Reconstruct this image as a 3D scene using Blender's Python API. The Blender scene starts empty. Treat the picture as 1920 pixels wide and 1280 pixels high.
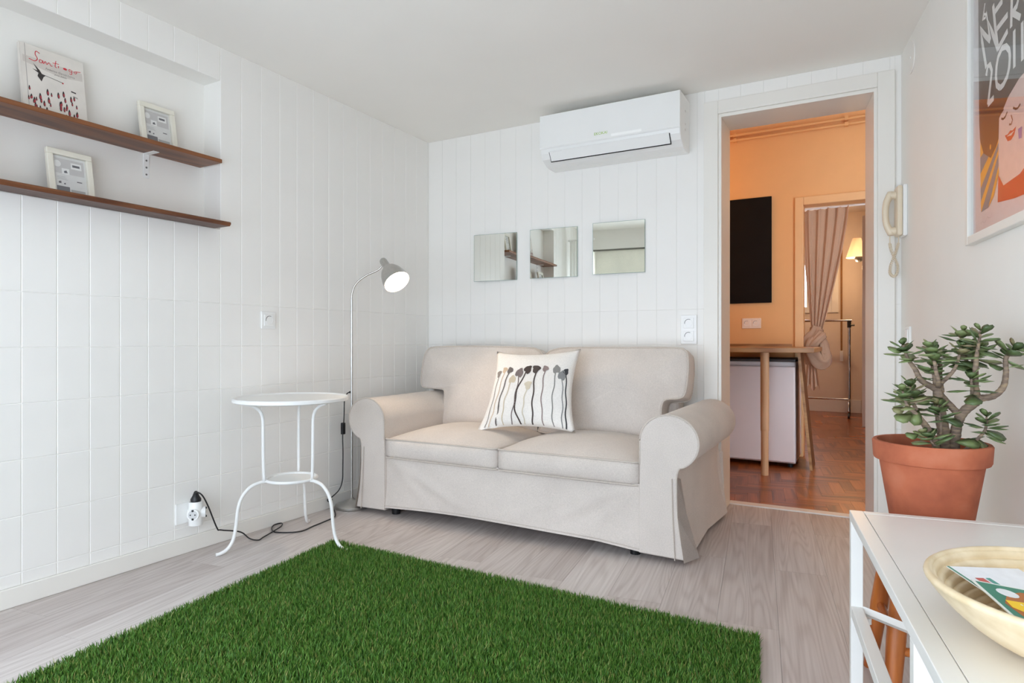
import bpy, bmesh, math, random
from mathutils import Vector, Matrix, Euler
import numpy as np
random.seed(7); rng = np.random.default_rng(7)
scn = bpy.context.scene
COL = scn.collection
PI = math.pi
def lin(c):
    return c/12.92 if c <= 0.04045 else ((c+0.055)/1.055)**2.4
def rgb(r, g, b):
    return (lin(r/255), lin(g/255), lin(b/255), 1.0)

# ---------------------------------------------------------------- camera
cd = bpy.data.cameras.new('camera'); cam = bpy.data.objects.new('camera', cd); COL.objects.link(cam)
cd.sensor_width = 36.0; cd.lens = 36.0*1186.0/1920.0; cd.clip_start = 0.02
cam.location = (0, 0, 0.92); cam.rotation_euler = (PI/2, 0, math.radians(28.9))
scn.camera = cam

# ---------------------------------------------------------------- world, daylight, exposure
w = bpy.data.worlds.new('world'); scn.world = w; w.use_nodes = True
bg = w.node_tree.nodes['Background']
bg.inputs['Color'].default_value = (0.755, 0.86, 1.0, 1); bg.inputs['Strength'].default_value = 7.3
vs = scn.view_settings
vs.view_transform = 'Standard'; vs.look = 'None'; vs.gamma = 1.0; vs.use_curve_mapping = False; vs.exposure = 0.0
scn.cycles.max_bounces = 14; scn.cycles.diffuse_bounces = 8; scn.cycles.transparent_max_bounces = 12
scn.cycles.sample_clamp_indirect = 6.0; scn.cycles.use_denoising = True
scn.cycles.caustics_reflective = False; scn.cycles.caustics_refractive = False
def portal(name, loc, rot, sx, sy):
    l = bpy.data.lights.new(name, 'AREA'); l.shape = 'RECTANGLE'; l.size = sx; l.size_y = sy; l.cycles.is_portal = True
    o = bpy.data.objects.new(name, l); COL.objects.link(o); o.location = loc; o.rotation_euler = rot
    return o
portal('window_portal', (-1.00, -0.66, 1.06), (PI/2, 0, 0), 2.9, 1.96)       # balcony window behind the camera
portal('bedroom_portal', (-1.0, 9.50, 1.72), (-PI/2, 0, 0), 0.8, 0.8)

# ---------------------------------------------------------------- materials
def nt(name):
    m = bpy.data.materials.new(name); m.use_nodes = True
    t = m.node_tree; return m, t, t.nodes['Principled BSDF']
def N(t, typ, **kw):
    n = t.nodes.new(typ)
    for k, v in kw.items():
        if k.startswith('i_'):
            n.inputs[k[2:].replace('_', ' ')].default_value = v
        else: setattr(n, k, v)
    return n
def math_n(t, op, a=None, b=None):
    n = t.nodes.new('ShaderNodeMath'); n.operation = op
    for i, v in enumerate((a, b)):
        if v is None: continue
        if isinstance(v, (int, float)): n.inputs[i].default_value = v
        else: t.links.new(v, n.inputs[i])
    return n.outputs[0]
def ramp(t, fac, stops):
    n = t.nodes.new('ShaderNodeValToRGB'); cr = n.color_ramp
    while len(cr.elements) < len(stops): cr.elements.new(0.5)
    for e, (p, c) in zip(cr.elements, stops): e.position = p; e.color = c
    t.links.new(fac, n.inputs['Fac']); return n.outputs['Color']
def M(name, col, rough=0.5, metal=0.0, var=0.04, scale=6.0, bump=0.0, bscale=60.0, spec=0.5, sheen=0.0):
    """plain procedural material: base colour with a small noise variation and an optional fine bump"""
    m, t, p = nt(name)
    tc = N(t, 'ShaderNodeTexCoord')
    ns = N(t, 'ShaderNodeTexNoise', i_Scale=scale, i_Detail=3.0); t.links.new(tc.outputs['Object'], ns.inputs['Vector'])
    lo = tuple(max(0, c*(1-var)) for c in col[:3])+(1,); hi = tuple(min(1, c*(1+var)) for c in col[:3])+(1,)
    t.links.new(ramp(t, ns.outputs['Fac'], [(0.3, lo), (0.7, hi)]), p.inputs['Base Color'])
    p.inputs['Roughness'].default_value = rough; p.inputs['Metallic'].default_value = metal
    p.inputs['Specular IOR Level'].default_value = spec
    if sheen: p.inputs['Sheen Weight'].default_value = sheen
    if bump:
        n2 = N(t, 'ShaderNodeTexNoise', i_Scale=bscale, i_Detail=4.0); t.links.new(tc.outputs['Object'], n2.inputs['Vector'])
        b = N(t, 'ShaderNodeBump', i_Strength=bump, i_Distance=0.002)
        t.links.new(n2.outputs['Fac'], b.inputs['Height']); t.links.new(b.outputs['Normal'], p.inputs['Normal'])
    return m
def emit(name, col, strength):
    m, t, p = nt(name)
    p.inputs['Base Color'].default_value = col; p.inputs['Emission Color'].default_value = col
    p.inputs['Emission Strength'].default_value = strength
    return m
def wood(name, light, dark, axis='y', freq=26.0, rough=0.45, per_object=True, streak=0.45, warp=1.0, ring=0.30, stretch=0.55):
    """grain: contour lines of a stretched noise (cathedrals, knots) mixed with fine fibres"""
    m, t, p = nt(name)
    tc = N(t, 'ShaderNodeTexCoord'); mp = N(t, 'ShaderNodeMapping')
    sc = {'x': (0.55, 4.2, 4.2), 'y': (4.2, stretch, 4.2), 'z': (4.2, 4.2, 0.55)}[axis]
    mp.inputs['Scale'].default_value = sc
    add = N(t, 'ShaderNodeVectorMath', operation='ADD')
    t.links.new(tc.outputs['Object'], add.inputs[0])
    if per_object:
        oi = N(t, 'ShaderNodeObjectInfo'); r = math_n(t, 'MULTIPLY', oi.outputs['Random'], 37.0)
        cx = N(t, 'ShaderNodeCombineXYZ'); t.links.new(r, cx.inputs[0]); t.links.new(r, cx.inputs[1]); t.links.new(r, cx.inputs[2])
        t.links.new(cx.outputs[0], add.inputs[1])
    t.links.new(add.outputs[0], mp.inputs['Vector'])
    n1 = N(t, 'ShaderNodeTexNoise', i_Scale=1.25*warp, i_Detail=1.6, i_Distortion=0.35); t.links.new(mp.outputs[0], n1.inputs['Vector'])
    s = math_n(t, 'SINE', math_n(t, 'MULTIPLY', n1.outputs['Fac'], freq*PI))
    s = math_n(t, 'MULTIPLY_ADD', s, 0.5); s.node.inputs[2].default_value = 0.5
    s = math_n(t, 'POWER', s, 2.0)
    m2 = N(t, 'ShaderNodeMapping'); m2.inputs['Scale'].default_value = tuple(v*(26 if v > 1 else 7) for v in sc)
    t.links.new(add.outputs[0], m2.inputs['Vector'])
    n2 = N(t, 'ShaderNodeTexNoise', i_Scale=1.0, i_Detail=3.0); t.links.new(m2.outputs[0], n2.inputs['Vector'])
    n3 = N(t, 'ShaderNodeTexNoise', i_Scale=0.9, i_Detail=2.0); t.links.new(mp.outputs[0], n3.inputs['Vector'])
    a = math_n(t, 'MULTIPLY', s, ring); b = math_n(t, 'MULTIPLY', n2.outputs['Fac'], streak)
    c = math_n(t, 'MULTIPLY', n3.outputs['Fac'], 0.55)
    f = math_n(t, 'ADD', math_n(t, 'ADD', a, b), c)
    if per_object:
        f = math_n(t, 'ADD', f, math_n(t, 'MULTIPLY', oi.outputs['Random'], 0.16))
    t.links.new(ramp(t, f, [(0.32, light), (0.95, dark)]), p.inputs['Base Color'])
    p.inputs['Roughness'].default_value = rough
    bp = N(t, 'ShaderNodeBump', i_Strength=0.08, i_Distance=0.002); t.links.new(n2.outputs['Fac'], bp.inputs['Height'])
    t.links.new(bp.outputs['Normal'], p.inputs['Normal'])
    return m
def glass(name, tint=(1, 1, 1, 1)):
    m, t, p = nt(name); t.nodes.remove(p)
    tr = N(t, 'ShaderNodeBsdfTransparent'); tr.inputs[0].default_value = tint
    gl = N(t, 'ShaderNodeBsdfGlossy'); gl.inputs['Roughness'].default_value = 0.02
    fr = N(t, 'ShaderNodeFresnel'); ge = N(t, 'ShaderNodeNewGeometry')
    ior = math_n(t, 'MULTIPLY_ADD', ge.outputs['Backfacing'], 1/1.5-1.5); ior.node.inputs[2].default_value = 1.5
    t.links.new(ior, fr.inputs['IOR']); mx = N(t, 'ShaderNodeMixShader')
    t.links.new(fr.outputs[0], mx.inputs[0]); t.links.new(tr.outputs[0], mx.inputs[1]); t.links.new(gl.outputs[0], mx.inputs[2])
    t.links.new(mx.outputs[0], t.nodes['Material Output'].inputs['Surface'])
    return m
def fabric(name, col, weave=900.0, bump=0.25, trans=0.0):
    m, t, p = nt(name)
    tc = N(t, 'ShaderNodeTexCoord')
    n1 = N(t, 'ShaderNodeTexNoise', i_Scale=220.0, i_Detail=3.0); t.links.new(tc.outputs['Object'], n1.inputs['Vector'])
    n0 = N(t, 'ShaderNodeTexNoise', i_Scale=5.0, i_Detail=3.0); t.links.new(tc.outputs['Object'], n0.inputs['Vector'])
    f = math_n(t, 'ADD', math_n(t, 'MULTIPLY', n1.outputs['Fac'], 0.6), math_n(t, 'MULTIPLY', n0.outputs['Fac'], 0.4))
    lo = tuple(c*0.90 for c in col[:3])+(1,); hi = tuple(min(1, c*1.08) for c in col[:3])+(1,)
    t.links.new(ramp(t, f, [(0.35, lo), (0.65, hi)]), p.inputs['Base Color'])
    p.inputs['Roughness'].default_value = 0.9; p.inputs['Specular IOR Level'].default_value = 0.15
    p.inputs['Sheen Weight'].default_value = 0.15
    b1 = N(t, 'ShaderNodeBump', i_Strength=bump, i_Distance=0.0015); t.links.new(n1.outputs['Fac'], b1.inputs['Height'])
    n9 = N(t, 'ShaderNodeTexNoise', i_Scale=9.0, i_Detail=2.0); t.links.new(tc.outputs['Object'], n9.inputs['Vector'])
    b2 = N(t, 'ShaderNodeBump', i_Strength=0.22, i_Distance=0.012); t.links.new(n9.outputs['Fac'], b2.inputs['Height'])
    t.links.new(b1.outputs['Normal'], b2.inputs['Normal']); t.links.new(b2.outputs['Normal'], p.inputs['Normal'])
    if trans:
        tb = N(t, 'ShaderNodeBsdfTranslucent'); tb.inputs[0].default_value = col; mx = N(t, 'ShaderNodeMixShader'); mx.inputs[0].default_value = trans
        t.links.new(p.outputs[0], mx.inputs[1]); t.links.new(tb.outputs[0], mx.inputs[2])
        t.links.new(mx.outputs[0], t.nodes['Material Output'].inputs['Surface'])
    return m

W_WALL = M('white_paint', rgb(240, 238, 233), 0.55, var=0.015, scale=3)
W_TILE = M('painted_tile', rgb(241, 239, 235), 0.42, var=0.015, scale=3, bump=0.04, bscale=25)
W_CEIL = M('ceiling_paint', rgb(241, 238, 232), 0.8, var=0.012, scale=2)
W_TRIM = M('trim_enamel', rgb(236, 233, 226), 0.35, var=0.012)
W_PLAST = M('white_plastic', rgb(240, 240, 238), 0.25, var=0.01)
W_METAL = M('white_powder_coat', rgb(238, 238, 236), 0.35, var=0.01)
W_FRAME = M('white_table_lacquer', rgb(236, 235, 231), 0.3, var=0.012)
CREAM = M('cream_plastic', rgb(226, 212, 188), 0.35, var=0.03)
CREAMF = M('cream_frame_paint', rgb(232, 228, 214), 0.45, var=0.03, scale=20)
BLACKP = M('black_plastic', rgb(22, 22, 24), 0.4, var=0.05)
DARK = M('dark_void', rgb(18, 17, 17), 0.7, var=0.05)
HOLE = M('socket_hole', rgb(40, 40, 42), 0.6)
STEEL = M('brushed_steel', rgb(196, 195, 192), 0.32, 1.0, var=0.05, scale=90)
CHROME = M('chrome', rgb(190, 186, 182), 0.22, 1.0)
MIRROR = M('mirror_silver', (0.86, 0.88, 0.84, 1), 0.0, 1.0, var=0.0)
LINEN = fabric('beige_linen', rgb(213, 204, 196))
PIPING = fabric('beige_piping', rgb(200, 190, 180), bump=0.1)
COTTON = fabric('white_cotton', rgb(238, 234, 228), bump=0.15)
SHEER = fabric('beige_voile', rgb(206, 176, 150), trans=0.3)
SHEERW = fabric('white_voile', rgb(240, 240, 236), trans=0.4)
PLANKM = wood('grey_oak_laminate', rgb(220, 213, 209), rgb(172, 160, 155), 'y', freq=44, rough=0.42, ring=0.15, streak=0.55, warp=1.35, stretch=0.30)
SHELFM = wood('brown_stained_wood', rgb(152, 96, 56), rgb(90, 48, 25), 'y', freq=16, rough=0.4)
PARQ = wood('parquet_wood', rgb(190, 112, 58), rgb(104, 52, 24), 'y', freq=10, rough=0.3)
OAKM = wood('oak_tabletop', rgb(196, 158, 110), rgb(140, 100, 62), 'x', freq=18, rough=0.4)
BIRCH = wood('birch_leg', rgb(222, 186, 146), rgb(188, 148, 108), 'z', freq=10, rough=0.45)
STOOLW = wood('orange_pine', rgb(206, 122, 56), rgb(150, 76, 28), 'z', freq=12, rough=0.35)
SOILM = M('soil', rgb(62, 46, 36), 0.95, var=0.4, scale=60, bump=0.8, bscale=90)
GLASS = glass('clear_glass')
BULB = emit('warm_bulb', (1.0, 0.86, 0.68, 1), 40.0)
FRIDGEM = M('fridge_white', rgb(228, 222, 222), 0.4, var=0.015)
GREYBOX = M('grey_storage_fabric', rgb(112, 108, 108), 0.9, var=0.08, scale=40)

def terracotta():
    m, t, p = nt('terracotta')
    tc = N(t, 'ShaderNodeTexCoord')
    n = N(t, 'ShaderNodeTexNoise', i_Scale=9.0, i_Detail=6.0); t.links.new(tc.outputs['Object'], n.inputs['Vector'])
    c = ramp(t, n.outputs['Fac'], [(0.25, rgb(150, 78, 54)), (0.55, rgb(186, 104, 72)), (0.8, rgb(202, 128, 98))])
    t.links.new(c, p.inputs['Base Color']); p.inputs['Roughness'].default_value = 0.85
    n2 = N(t, 'ShaderNodeTexNoise', i_Scale=70.0, i_Detail=4.0); t.links.new(tc.outputs['Object'], n2.inputs['Vector'])
    b = N(t, 'ShaderNodeBump', i_Strength=0.25, i_Distance=0.003); t.links.new(n2.outputs['Fac'], b.inputs['Height']); t.links.new(b.outputs[0], p.inputs['Normal'])
    return m
TERRA = terracotta()
def grassmat():
    m, t, p = nt('artificial_grass')
    g = N(t, 'ShaderNodeNewGeometry')
    c = ramp(t, g.outputs['Random Per Island'], [(0.0, rgb(50, 88, 26)), (0.45, rgb(80, 126, 44)), (0.85, rgb(108, 148, 62)), (0.97, rgb(146, 146, 80))])
    t.links.new(c, p.inputs['Base Color']); p.inputs['Roughness'].default_value = 0.5; p.inputs['Specular IOR Level'].default_value = 0.3
    return m
GRASS = grassmat()
def barkmat():
    m, t, p = nt('jade_bark')
    tc = N(t, 'ShaderNodeTexCoord')
    mp = N(t, 'ShaderNodeMapping'); mp.inputs['Scale'].default_value = (40, 40, 170); t.links.new(tc.outputs['Object'], mp.inputs[0])
    wv = N(t, 'ShaderNodeTexNoise', i_Scale=1.0, i_Detail=3.0); t.links.new(mp.outputs[0], wv.inputs['Vector'])
    t.links.new(ramp(t, wv.outputs['Fac'], [(0.3, rgb(116, 98, 86)), (0.5, rgb(146, 126, 110)), (0.7, rgb(178, 154, 124))]), p.inputs['Base Color'])
    p.inputs['Roughness'].default_value = 0.8
    b = N(t, 'ShaderNodeBump', i_Strength=0.5, i_Distance=0.003); t.links.new(wv.outputs['Fac'], b.inputs['Height']); t.links.new(b.outputs[0], p.inputs['Normal'])
    return m
BARK = barkmat()
def leafmat():
    m, t, p = nt('jade_leaf')
    oi = N(t, 'ShaderNodeObjectInfo')
    c = ramp(t, oi.outputs['Random'], [(0.0, rgb(78, 96, 58)), (0.5, rgb(108, 126, 78)), (0.85, rgb(134, 146, 96)), (1.0, rgb(140, 120, 92))])
    t.links.new(c, p.inputs['Base Color']); p.inputs['Roughness'].default_value = 0.38
    return m
LEAFM = leafmat()
def bamboo():
    m, t, p = nt('bamboo_coil')
    tc = N(t, 'ShaderNodeTexCoord'); n = N(t, 'ShaderNodeTexNoise', i_Scale=30.0, i_Detail=3.0); t.links.new(tc.outputs['Object'], n.inputs['Vector'])
    t.links.new(ramp(t, n.outputs['Fac'], [(0.3, rgb(216, 194, 156)), (0.7, rgb(234, 216, 184))]), p.inputs['Base Color'])
    p.inputs['Roughness'].default_value = 0.35
    return m
BAMBOO = bamboo()
INK = {}
def ink(r, g, b, rough=0.6):
    k = (r, g, b)
    if k not in INK: INK[k] = M('print_%02x%02x%02x' % k, rgb(r, g, b), rough, var=0.04, scale=40)
    return INK[k]

# ---------------------------------------------------------------- mesh helpers
def bx(bm, x0, x1, y0, y1, z0, z1, mi=0):
    v = [bm.verts.new(p) for p in ((x0, y0, z0), (x1, y0, z0), (x1, y1, z0), (x0, y1, z0), (x0, y0, z1), (x1, y0, z1), (x1, y1, z1), (x0, y1, z1))]
    for q in ((0, 3, 2, 1), (4, 5, 6, 7), (0, 1, 5, 4), (1, 2, 6, 5), (2, 3, 7, 6), (3, 0, 4, 7)):
        bm.faces.new([v[i] for i in q]).material_index = mi
def rings(bm, rs, mi=0, cap=True, closed=False):
    """skin a list of rings (lists of points)"""
    vs_ = [[bm.verts.new(p) for p in r] for r in rs]
    n = len(vs_[0])
    pairs = list(zip(vs_[:-1], vs_[1:])) + ([(vs_[-1], vs_[0])] if closed else [])
    for a, b in pairs:
        for i in range(n):
            bm.faces.new((a[i], a[(i+1) % n], b[(i+1) % n], b[i])).material_index = mi
    if cap and not closed:
        bm.faces.new(vs_[0][::-1]).material_index = mi; bm.faces.new(vs_[-1]).material_index = mi
def tube(bm, pts, r, seg=10, mi=0, cap=True, closed=False):
    pts = [Vector(p) for p in pts]; n = len(pts); up = None; rs = []
    for i, p in enumerate(pts):
        if closed: d = pts[(i+1) % n]-pts[i-1]
        else: d = pts[min(i+1, n-1)]-pts[max(i-1, 0)]
        d = d.normalized() if d.length > 1e-9 else Vector((0, 0, 1))
        if up is None:
            up = Vector((0, 0, 1)) if abs(d.z) < 0.9 else Vector((1, 0, 0))
        a = d.cross(up)
        if a.length < 1e-6: a = d.cross(Vector((0, 1, 0)))
        a.normalize(); b = a.cross(d).normalized(); up = b
        rr = r[i] if isinstance(r, (list, tuple)) else r
        rs.append([p+a*rr*math.cos(2*PI*k/seg)+b*rr*math.sin(2*PI*k/seg) for k in range(seg)])
    rings(bm, rs, mi, cap, closed)
def lathe(bm, prof, seg=32, mi=0, c=(0, 0, 0), cap=True):
    rs = [[Vector((c[0]+r*math.cos(2*PI*k/seg), c[1]+r*math.sin(2*PI*k/seg), c[2]+z)) for k in range(seg)] for r, z in prof]
    rings(bm, rs, mi, cap)
def prism(bm, poly, f0, f1, mi=0):
    """extrude a 2-D polygon between two mapping functions"""
    a = [bm.verts.new(f0(*p)) for p in poly]; b = [bm.verts.new(f1(*p)) for p in poly]; n = len(poly)
    for i in range(n): bm.faces.new((a[i], a[(i+1) % n], b[(i+1) % n], b[i])).material_index = mi
    bm.faces.new(a[::-1]).material_index = mi; bm.faces.new(b).material_index = mi
def smooth_path(pts, k=6, closed=False):
    """Catmull-Rom through points"""
    P = [Vector(p) for p in pts]; n = len(P); out = []
    for i in range(n if closed else n-1):
        p1, p2 = P[i], P[(i+1) % n]
        p0 = P[i-1] if (closed or i > 0) else p1*2-p2
        p3 = P[(i+2) % n] if (closed or i+2 < n) else p2*2-p1
        for j in range(k):
            t = j/k
            out.append(0.5*((2*p1)+(p2-p0)*t+(2*p0-5*p1+4*p2-p3)*t*t+(3*p1-p0-3*p2+p3)*t**3))
    if not closed: out.append(P[-1])
    return out
def obj(name, bm, mats, parent=None, loc=(0, 0, 0), rot=(0, 0, 0), smooth=False, bevel=0.0, seg=2, recalc=True, subsurf=0):
    if isinstance(bm, bmesh.types.BMesh):
        if recalc: bmesh.ops.recalc_face_normals(bm, faces=bm.faces)
        me = bpy.data.meshes.new(name); bm.to_mesh(me); bm.free()
    else: me = bm
    if not me.materials:
        for m in (mats if isinstance(mats, (list, tuple)) else [mats]): me.materials.append(m)
    o = bpy.data.objects.new(name, me); COL.objects.link(o)
    o.location = loc; o.rotation_euler = rot
    if parent: o.parent = parent
    if smooth:
        for p in me.polygons: p.use_smooth = True
        if smooth == 'angle': me.set_sharp_from_angle(angle=math.radians(38))
    if bevel:
        b = o.modifiers.new('bevel', 'BEVEL'); b.width = bevel; b.segments = seg; b.limit_method = 'ANGLE'
    if subsurf:
        s_ = o.modifiers.new('sub', 'SUBSURF'); s_.levels = subsurf; s_.render_levels = subsurf
    return o
def NB(): return bmesh.new()
def tag(o, label, cat, group=None):
    o['label'] = label; o['category'] = cat
    if group: o['group'] = group
    return o
def thing(name, label, cat, loc=(0, 0, 0), rotz=0.0, group=None):
    o = bpy.data.objects.new(name, None); COL.objects.link(o); o.empty_display_size = 0.05
    o.location = loc; o.rotation_euler = (0, 0, rotz)
    return tag(o, label, cat, group)
def struct(o): o['kind'] = 'structure'; return o
def box(name, x0, x1, y0, y1, z0, z1, mat, parent=None, bevel=0.0, **kw):
    b = NB(); bx(b, x0, x1, y0, y1, z0, z1); return obj(name, b, mat, parent, bevel=bevel, **kw)
def text_mesh(s, size, shear=0.0):
    c = bpy.data.curves.new('t', 'FONT'); c.body = s; c.size = size; c.shear = shear; c.align_x = 'CENTER'; c.align_y = 'CENTER'; c.resolution_u = 2
    o = bpy.data.objects.new('t', c); COL.objects.link(o)
    bpy.context.view_layer.update()
    me = bpy.data.meshes.new_from_object(o.evaluated_get(bpy.context.evaluated_depsgraph_get()))
    me.materials.clear()
    bpy.data.objects.remove(o); bpy.data.curves.remove(c)
    return me
def ribbon(bm, pts, wd, f, mi=0):
    """flat stroke along a 2-D polyline, mapped to space by f(a,b)"""
    P = [Vector(p).to_2d() for p in pts]; L = []; R = []; n = len(P)
    for i in range(n):
        d = P[min(i+1, n-1)]-P[max(i-1, 0)]
        d = d.normalized() if d.length else Vector((1, 0)); q = Vector((-d.y, d.x))
        ww = (wd[i] if isinstance(wd, (list, tuple)) else wd)/2
        L.append(bm.verts.new(f(*(P[i]+q*ww)))); R.append(bm.verts.new(f(*(P[i]-q*ww))))
    for i in range(n-1):
        bm.faces.new((L[i], R[i], R[i+1], L[i+1])).material_index = mi
def patch(bm, poly, f, mi=0):
    bm.faces.new([bm.verts.new(f(*p)) for p in poly]).material_index = mi
def clip(poly, a, b, c):
    """keep a*x+b*y<=c"""
    out = []
    for i in range(len(poly)):
        p, q = poly[i], poly[(i+1) % len(poly)]
        dp, dq = a*p[0]+b*p[1]-c, a*q[0]+b*q[1]-c
        if dp <= 0: out.append(p)
        if dp*dq < 0:
            t = dp/(dp-dq); out.append((p[0]+(q[0]-p[0])*t, p[1]+(q[1]-p[1])*t))
    return out

# ---------------------------------------------------------------- the room (metres; left wall x=-2.58, rear of the picture y=3.50)
XL, YB, YR, HC = -2.58, 3.50, -0.45, 2.273
AR = math.radians(8.2)                                   # the right wall leans away towards the camera
CR = Vector((0.166, 3.50))
DR = Vector((math.sin(AR), -math.cos(AR))); NR = Vector((-math.cos(AR), -math.sin(AR)))   # along the wall, into the room
def RW(s, h, out=0.0):
    p = CR+DR*s+NR*out; return Vector((p.x, p.y, h))
ND0, ND1, NZ0, NZ1, NX = 0.62, 1.90, 1.436, 2.12, -2.70   # niche in the left wall
# floor with its planks
fl = struct(box('floor', -2.75, 0.95, -0.6, 3.76, -0.06, -0.0125, M('floor_underlay', rgb(96, 88, 82), 0.8)))
AP = math.radians(7.6); PW, PL = 0.19, 1.22
pe = Vector((math.cos(AP), math.sin(AP))); pd = Vector((-math.sin(AP), math.cos(AP)))
for i in range(-13, 8):
    off = (i*0.47) % 1.0*PL
    for j in range(-2, 5):
        a0, b0 = i*PW+0.06, j*PL+off-0.9
        g = 0.00035
        q = [(a0+g, b0+g), (a0+PW-g, b0+g), (a0+PW-g, b0+PL-g), (a0+g, b0+PL-g)]
        wq = [tuple(pe*a+pd*b) for a, b in q]
        wq = clip(wq, -1, 0, 2.62); wq = clip(wq, 0, 1, 3.755) if wq else wq; wq = clip(wq, 0, -1, 0.5) if wq else wq
        if wq: wq = clip(wq, -NR.x, -NR.y, -NR.x*CR.x-NR.y*CR.y+0.03)
        if len(wq) < 3: continue
        c0 = pe*(a0+PW/2)+pd*(b0+PL/2)
        loc = [((Vector(p)-c0).dot(pe), (Vector(p)-c0).dot(pd)) for p in wq]
        b = NB(); prism(b, loc, lambda x, y: (x, y, -0.012), lambda x, y: (x, y, 0.0))
        obj('plank', b, PLANKM, fl, loc=(c0.x, c0.y, 0), rot=(0, 0, AP))
# ceiling
struct(box('ceiling', -2.75, 0.95, -0.6, 3.5, HC, HC+0.08, W_CEIL))
# left wall with niche
b = NB()
bx(b, -2.80, XL-0.002, YR, YB+0.1, -0.02, NZ0); bx(b, -2.80, XL-0.002, YR, YB+0.1, NZ1, HC+0.05)
bx(b, -2.80, XL-0.002, ND1, YB+0.1, NZ0, NZ1); bx(b, -2.80, XL-0.002, YR, ND0, NZ0, NZ1); bx(b, -2.80, NX, ND0, ND1, NZ0, NZ1)
wl = struct(obj('wall_left', b, W_WALL))
# back wall (door opening) : its front plane is y=3.50
DX0, DX1, DZ, WT = -0.655, 0.056, 2.12, 0.24
b = NB()
bx(b, -2.80, DX0, YB+0.002, YB+WT, -0.02, 2.80); bx(b, DX0, DX1+0.02, YB+0.002, YB+WT, DZ, 2.80)
sk = math.tan(AR)*WT
prism(b, [(DX1, YB+0.002), (0.6, YB+0.002), (0.6, YB+WT), (DX1-sk, YB+WT)], lambda x, y: (x, y, -0.02), lambda x, y: (x, y, 2.80))
wb = struct(obj('wall_back', b, W_WALL))
# right wall, leaning
b = NB()
prism(b, [tuple(CR-DR*0.05), tuple(CR+DR*4.1), tuple(CR+DR*4.1-NR*0.12), tuple(CR-DR*0.05-NR*0.12)], lambda x, y: (x, y, -0.02), lambda x, y: (x, y, HC+0.05))
wr_ = struct(obj('wall_right', b, W_WALL))
# rear wall behind the camera with the balcony window
b = NB()
bx(b, -2.80, -2.45, YR-0.2, YR, -0.02, HC+0.05); bx(b, 0.45, 0.95, YR-0.2, YR, -0.02, HC+0.05)
bx(b, -2.45, 0.45, YR-0.2, YR, 2.04, HC+0.05); bx(b, -2.45, 0.45, YR-0.2, YR, -0.02, 0.08)
struct(obj('wall_rear', b, W_WALL))
win = NB()
for x in (-2.45, -1.65, -0.83, -0.06, 0.39): bx(win, x, x+0.06, YR-0.14, YR-0.08, 0.08, 2.04)
bx(win, -2.45, 0.45, YR-0.139, YR-0.081, 0.08, 0.15); bx(win, -2.45, 0.45, YR-0.139, YR-0.081, 1.98, 2.04)
w1 = struct(obj('window_1', win, W_TRIM))
for x0, x1 in ((-2.39, -1.65), (-1.59, -0.83), (-0.77, -0.06), (0.0, 0.39)):
    box('pane', x0, x1, YR-0.113, YR-0.107, 0.15, 1.98, GLASS, w1)
rb_ = thing('added_glow_blind', 'white translucent blind added at the top of the balcony window as a bright panel in the mirror', 'blind', (-0.8, YR, 1.62))  # added blind, lets daylight through so the mirror reflects a bright panel
box('glow_cloth', -1.62, 1.22, -0.012, -0.010, 0.0, 0.40, fabric('glow_cloth', rgb(238, 236, 226), trans=0.14), rb_)
box('bottom_bar', -1.62, 1.22, -0.016, -0.006, -0.02, 0.0, W_TRIM, rb_)
box('head_rail', -1.64, 1.24, -0.03, 0.0, 0.40, 0.418, M('rail_grey', rgb(120, 118, 110), 0.6), rb_)
# ---- tiles on left and back walls
_tm = {}
def tile_mesh(w_, h_, ch):
    k = (round(w_, 4), round(h_, 4), ch)
    if k in _tm: return _tm[k]
    b = NB(); g = 0.0006 if ch > 0.001 else 0.00015; x, z = w_/2-g, h_/2-g
    r0 = [b.verts.new((sx*x, 0.002, sz*z)) for sx, sz in ((-1, -1), (1, -1), (1, 1), (-1, 1))]
    r1 = [b.verts.new((sx*(x-ch*0.3), 0.0009, sz*(z-ch*0.3))) for sx, sz in ((-1, -1), (1, -1), (1, 1), (-1, 1))]
    r2 = [b.verts.new((sx*(x-ch), 0.0, sz*(z-ch))) for sx, sz in ((-1, -1), (1, -1), (1, 1), (-1, 1))]
    for a, c in ((r0, r1), (r1, r2)):
        for i in range(4): b.faces.new((a[i], a[(i+1) % 4], c[(i+1) % 4], c[i]))
    b.faces.new(r2)
    me = bpy.data.meshes.new('tile'); b.to_mesh(me); b.free(); me.materials.append(W_TILE); _tm[k] = me
    return me
ZR = [0.066, 0.1127, 0.309, 0.506, 0.703, 0.8994, 1.096, HC]
TW = 0.1125
def left_tile(y0, y1, z0, z1, sink):
    if y1-y0 < 0.01 or z1-z0 < 0.01: return
    if sink is not None:
        sink.append((y0, y1, z0, z1)); return
    o = bpy.data.objects.new('tile', tile_mesh(y1-y0, z1-z0, 0.0022)); COL.objects.link(o); o.parent = wl
    o.location = (XL, (y0+y1)/2, (z0+z1)/2); o.rotation_euler = (0, 0, PI/2)
far = []
for k in range(-14, 22):
    y0 = 1.1116+TW*k; y1 = y0+TW; y0 = max(y0, YR); y1 = min(y1, YB)
    if y1 <= YR+0.01 or y0 >= YB: continue
    sink = far if y1 < 0.70 else None
    for z0, z1 in zip(ZR[:-1], ZR[1:]):
        in_n = y1 > ND0+0.005 and y0 < ND1-0.005
        if z1 > NZ0 and in_n:
            left_tile(y0, y1, z0, NZ0, sink); left_tile(y0, y1, NZ1, z1, sink)
        else: left_tile(y0, y1, z0, z1, sink)
b = NB()
for y0, y1, z0, z1 in far: bx(b, XL-0.002, XL, y0+0.0014, y1-0.0014, z0+0.0014, z1-0.0014)
o = obj('tile_field', b, W_TILE, wl); o['kind'] = 'stuff'
x = XL
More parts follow.
